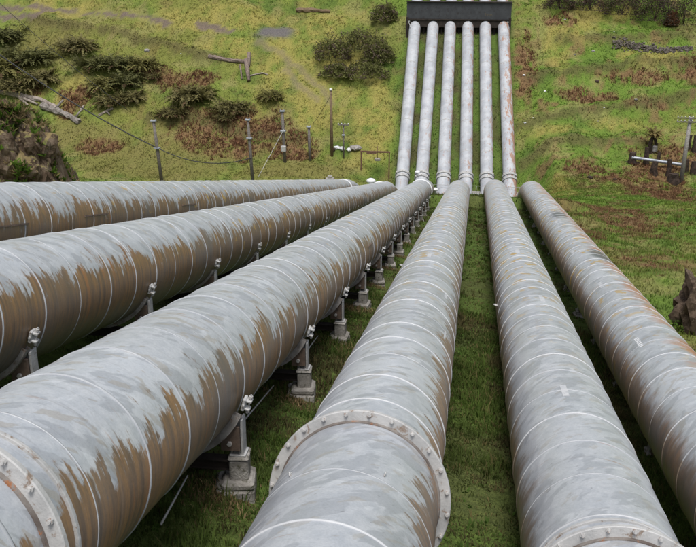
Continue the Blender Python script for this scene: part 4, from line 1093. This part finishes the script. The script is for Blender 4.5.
# tufted trunk among the stumps
p = at(652, 152); s = scale_at(p); t = thing('tufted_trunk', 'forked dark trunk with a spray of straw-coloured grass on top', 'tree', p); hh = 15*s
m = MB()
m.tube([(-.15, 0, -.3), (-.38, 0, hh*.45), (-.1, 0, hh)], [.34, .28, .2], 8, True, .4); m.tube([(.2, 0, -.3), (.42, 0, hh*.5), (.1, 0, hh)], [.3, .24, .18], 8, True, .4); m.build('trunk', M['darkwood'], t)
cr = link('crown', fern_mesh('crown', 77, 60, 1.0, (.27, .21, .085), .2, 1.15), t); cr.location = (0, 0, hh*.92); cr.scale = (2.1, 1.6, 2.3)
m = MB(); m.box((.3, -.1, .4), (.6, .5, .8), bevel=.1); m.build('root_base', M['grey_stone'], t)

# ------------------------------------------------------------------ rock bank on the left, rock on the right
def bank():
    Y0 = 50.0; us = np.linspace(0, 1, 130); vs = np.linspace(0, 1, 120)
    prof = [(-60, 80), (-20, 92), (0, 103), (14, 103), (28, 106), (38, 114), (48, 128), (57, 146), (64, 164), (74, 186), (90, 232)]
    xs = np.array([ray(p[0], p[1])[0]*Y0 for p in prof]); zs = np.array([ray(p[0], p[1])[2]*Y0 for p in prof])
    V = []
    X0 = -46.0; X1 = xs[-1]
    U = np.linspace(X0, X1, 230); ztop = np.interp(U, xs, zs)
    base = H(U, np.full(len(U), 44.0), False)-1.0
    W = np.r_[np.linspace(-1, 0, 130), np.linspace(.02, 1, 60)]
    UU, WW = np.meshgrid(U, W)
    top = np.interp(UU, xs, zs); bs = np.minimum(np.interp(UU, U, base), top-.2)
    # front face from W=-1 (toe) to 0 (rim), then the back slopes away from the camera
    fz = np.where(WW < 0, sstep(-1, -.02, WW)**.75, 1-.9*np.clip(WW, 0, 1)**1.6)
    ZZ = bs+(top-bs)*fz
    YY = np.where(WW < 0, Y0-1.2+WW*(1.6+.28*(top-bs)), Y0-1.2+WW*9)
    k = np.clip((UU-X0)/8, 0, 1)*np.clip((1-np.abs(WW))*6, 0, 1)
    face = sstep(.16, -.06, WW)
    from mathutils import noise as mn
    D1 = np.zeros(UU.size); D2 = np.zeros(UU.size)
    uf, yf, zf = UU.ravel(), YY.ravel(), ZZ.ravel()
    for q in range(UU.size):
        v_ = Vector((uf[q], yf[q], zf[q]*.6))
        D1[q] = mn.fractal(v_*.55, .9, 2.1, 6, noise_basis='PERLIN_ORIGINAL'); w4 = mn.voronoi(v_*.62)[0]; D2[q] = w4[1]-w4[0]
    D1 = D1.reshape(UU.shape); D2 = np.clip(D2.reshape(UU.shape), 0, .7)
    dsp = k*face*(D1*.85+(D2-.3)*1.5)
    UU = UU+dsp*.55; YY = YY-dsp*.9; ZZ = ZZ+k*(1-face)*D1*.35+dsp*.2
    UU = UU*np.maximum(YY, Y0)/Y0
    ny_, nx_ = UU.shape; idx = np.arange(nx_*ny_).reshape(ny_, nx_)
    Fq = np.stack([idx[:-1, :-1], idx[:-1, 1:], idx[1:, 1:], idx[1:, :-1]], -1).reshape(-1, 4)
    o0 = Vector((float(X1)-4, Y0, float(base[-1])))
    P = np.c_[UU.ravel()-o0.x, YY.ravel()-o0.y, ZZ.ravel()-o0.z]
    t = NT('bank_rock'); g = t.n('ShaderNodeNewGeometry'); sx = t.n('ShaderNodeSeparateXYZ'); t.t.links.new(g.outputs['Normal'], sx.inputs[0])
    n1 = t.noise(g.outputs['Position'], 1.4, 7, .7, .5); n2 = t.noise(g.outputs['Position'], .5, 4)
    rock = t.ramp(n1, (.34, (.038, .026, .018)), (.5, (.105, .074, .05)), (.68, (.22, .175, .13)))
    grs = t.mix(t.step(n2, .4, .6), (.24, .185, .09), (.12, .15, .035))
    col = t.mix(t.step(t.math('ADD', sx.outputs[2], t.math('MULTIPLY', t.math('SUBTRACT', n1, .5), .9)), .52, .74), rock, grs)
    t.bump(n1, 1.0, .25); mt = t.done(col, .95, 0, .15)
    root = thing('rock_bank', 'dark craggy rock bank with straw and green tufts at the left edge', 'rock', o0)
    link('rock', tris_mesh('rock', P, Fq, mt, None, False), root)
    # separate crags standing out of the face
    crag = [rock_mesh('crag_%d' % q, 1, .8, 1.25, mt, 50+q, .55, 3, 1.6) for q in range(5)]
    rs0 = np.random.default_rng(9)
    for q in range(95):
        a, b = rs0.integers(40, 128), rs0.integers(int(nx_*.35), nx_-4)
        r_ = rs0.uniform(.28, .75)
        o_ = link('crag', crag[q % 5], root, Matrix.Translation((UU[a, b]-o0.x-.25*r_, YY[a, b]-o0.y+.3*r_, ZZ[a, b]-o0.z-.4*r_)) @ Matrix.Rotation(rs0.uniform(0, 6.28), 4, 'Z') @ Matrix.Rotation(rs0.normal()*.3, 4, 'X') @ Matrix.Diagonal((r_, r_, r_*rs0.uniform(.9, 1.6), 1)))
    # tufts of straw and leafy weeds rooted on it
    rs = np.random.default_rng(5); Vt, Ft, Kt = [], [], []
    nrm_up = np.gradient(ZZ, axis=0)
    for q in range(9000):
        a, b = rs.integers(2, ny_-2), rs.integers(2, nx_-2)
        w = W[a]
        if w > .6: continue
        green = rs.random() < (.5 if w < -.1 else .3)
        if w < -.12 and vnoise(UU[a:a+1, b]*.8, ZZ[a:a+1, b]*.8, 7)[0] < .5: continue
        off_ = rs.uniform(.0, .75) if w < .05 else 0.0; p = np.array((UU[a, b]-o0.x+.15*off_, YY[a, b]-o0.y-.7*off_, ZZ[a, b]-o0.z+.25*off_)); c = np.array((.10, .17, .025) if green else (.26, .20, .10))*rs.uniform(.6, 1.3)
        for k2 in range(5):
            d = rs.normal(size=3); d[2] = abs(d[2])+.4; d[1] -= .4; d /= np.linalg.norm(d); s_ = np.cross(d, rs.normal(size=3)); s_ /= np.linalg.norm(s_)
            L_ = rs.uniform(.2, .6); w_ = .05 if not green else .10
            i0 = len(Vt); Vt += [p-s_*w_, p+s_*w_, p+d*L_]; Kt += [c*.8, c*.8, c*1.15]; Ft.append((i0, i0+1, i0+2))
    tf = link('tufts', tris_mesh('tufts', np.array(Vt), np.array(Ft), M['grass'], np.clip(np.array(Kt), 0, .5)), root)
    tf['kind'] = 'stuff'
bank()
p = at(694, 334, 14, 120); s = scale_at(p)
t = thing('mossy_boulder', 'dark rough boulder with green weeds at the right edge beside the last pipe', 'boulder', p)
o = link('rock', rock_mesh('boulder', 25*s, 22*s, 40*s, M['darkrock'], 5, .5, 4, 2.1), t); o.location = (7*s, .3, 16*s)
wd = link('weeds', leafy_mesh('weeds', 300, 500, 18*s, 12*s, 16*s, [(.08, .15, .025), (.12, .19, .03), (.19, .16, .05)], .05), t); wd.location = (-14*s, -.1, 0)
wd = link('dry_weeds', leafy_mesh('weeds2', 301, 700, 20*s, 14*s, 14*s, [(.20, .165, .07), (.14, .16, .04), (.10, .15, .03)], .055), t); wd.location = (4*s, -.7, -10*s)
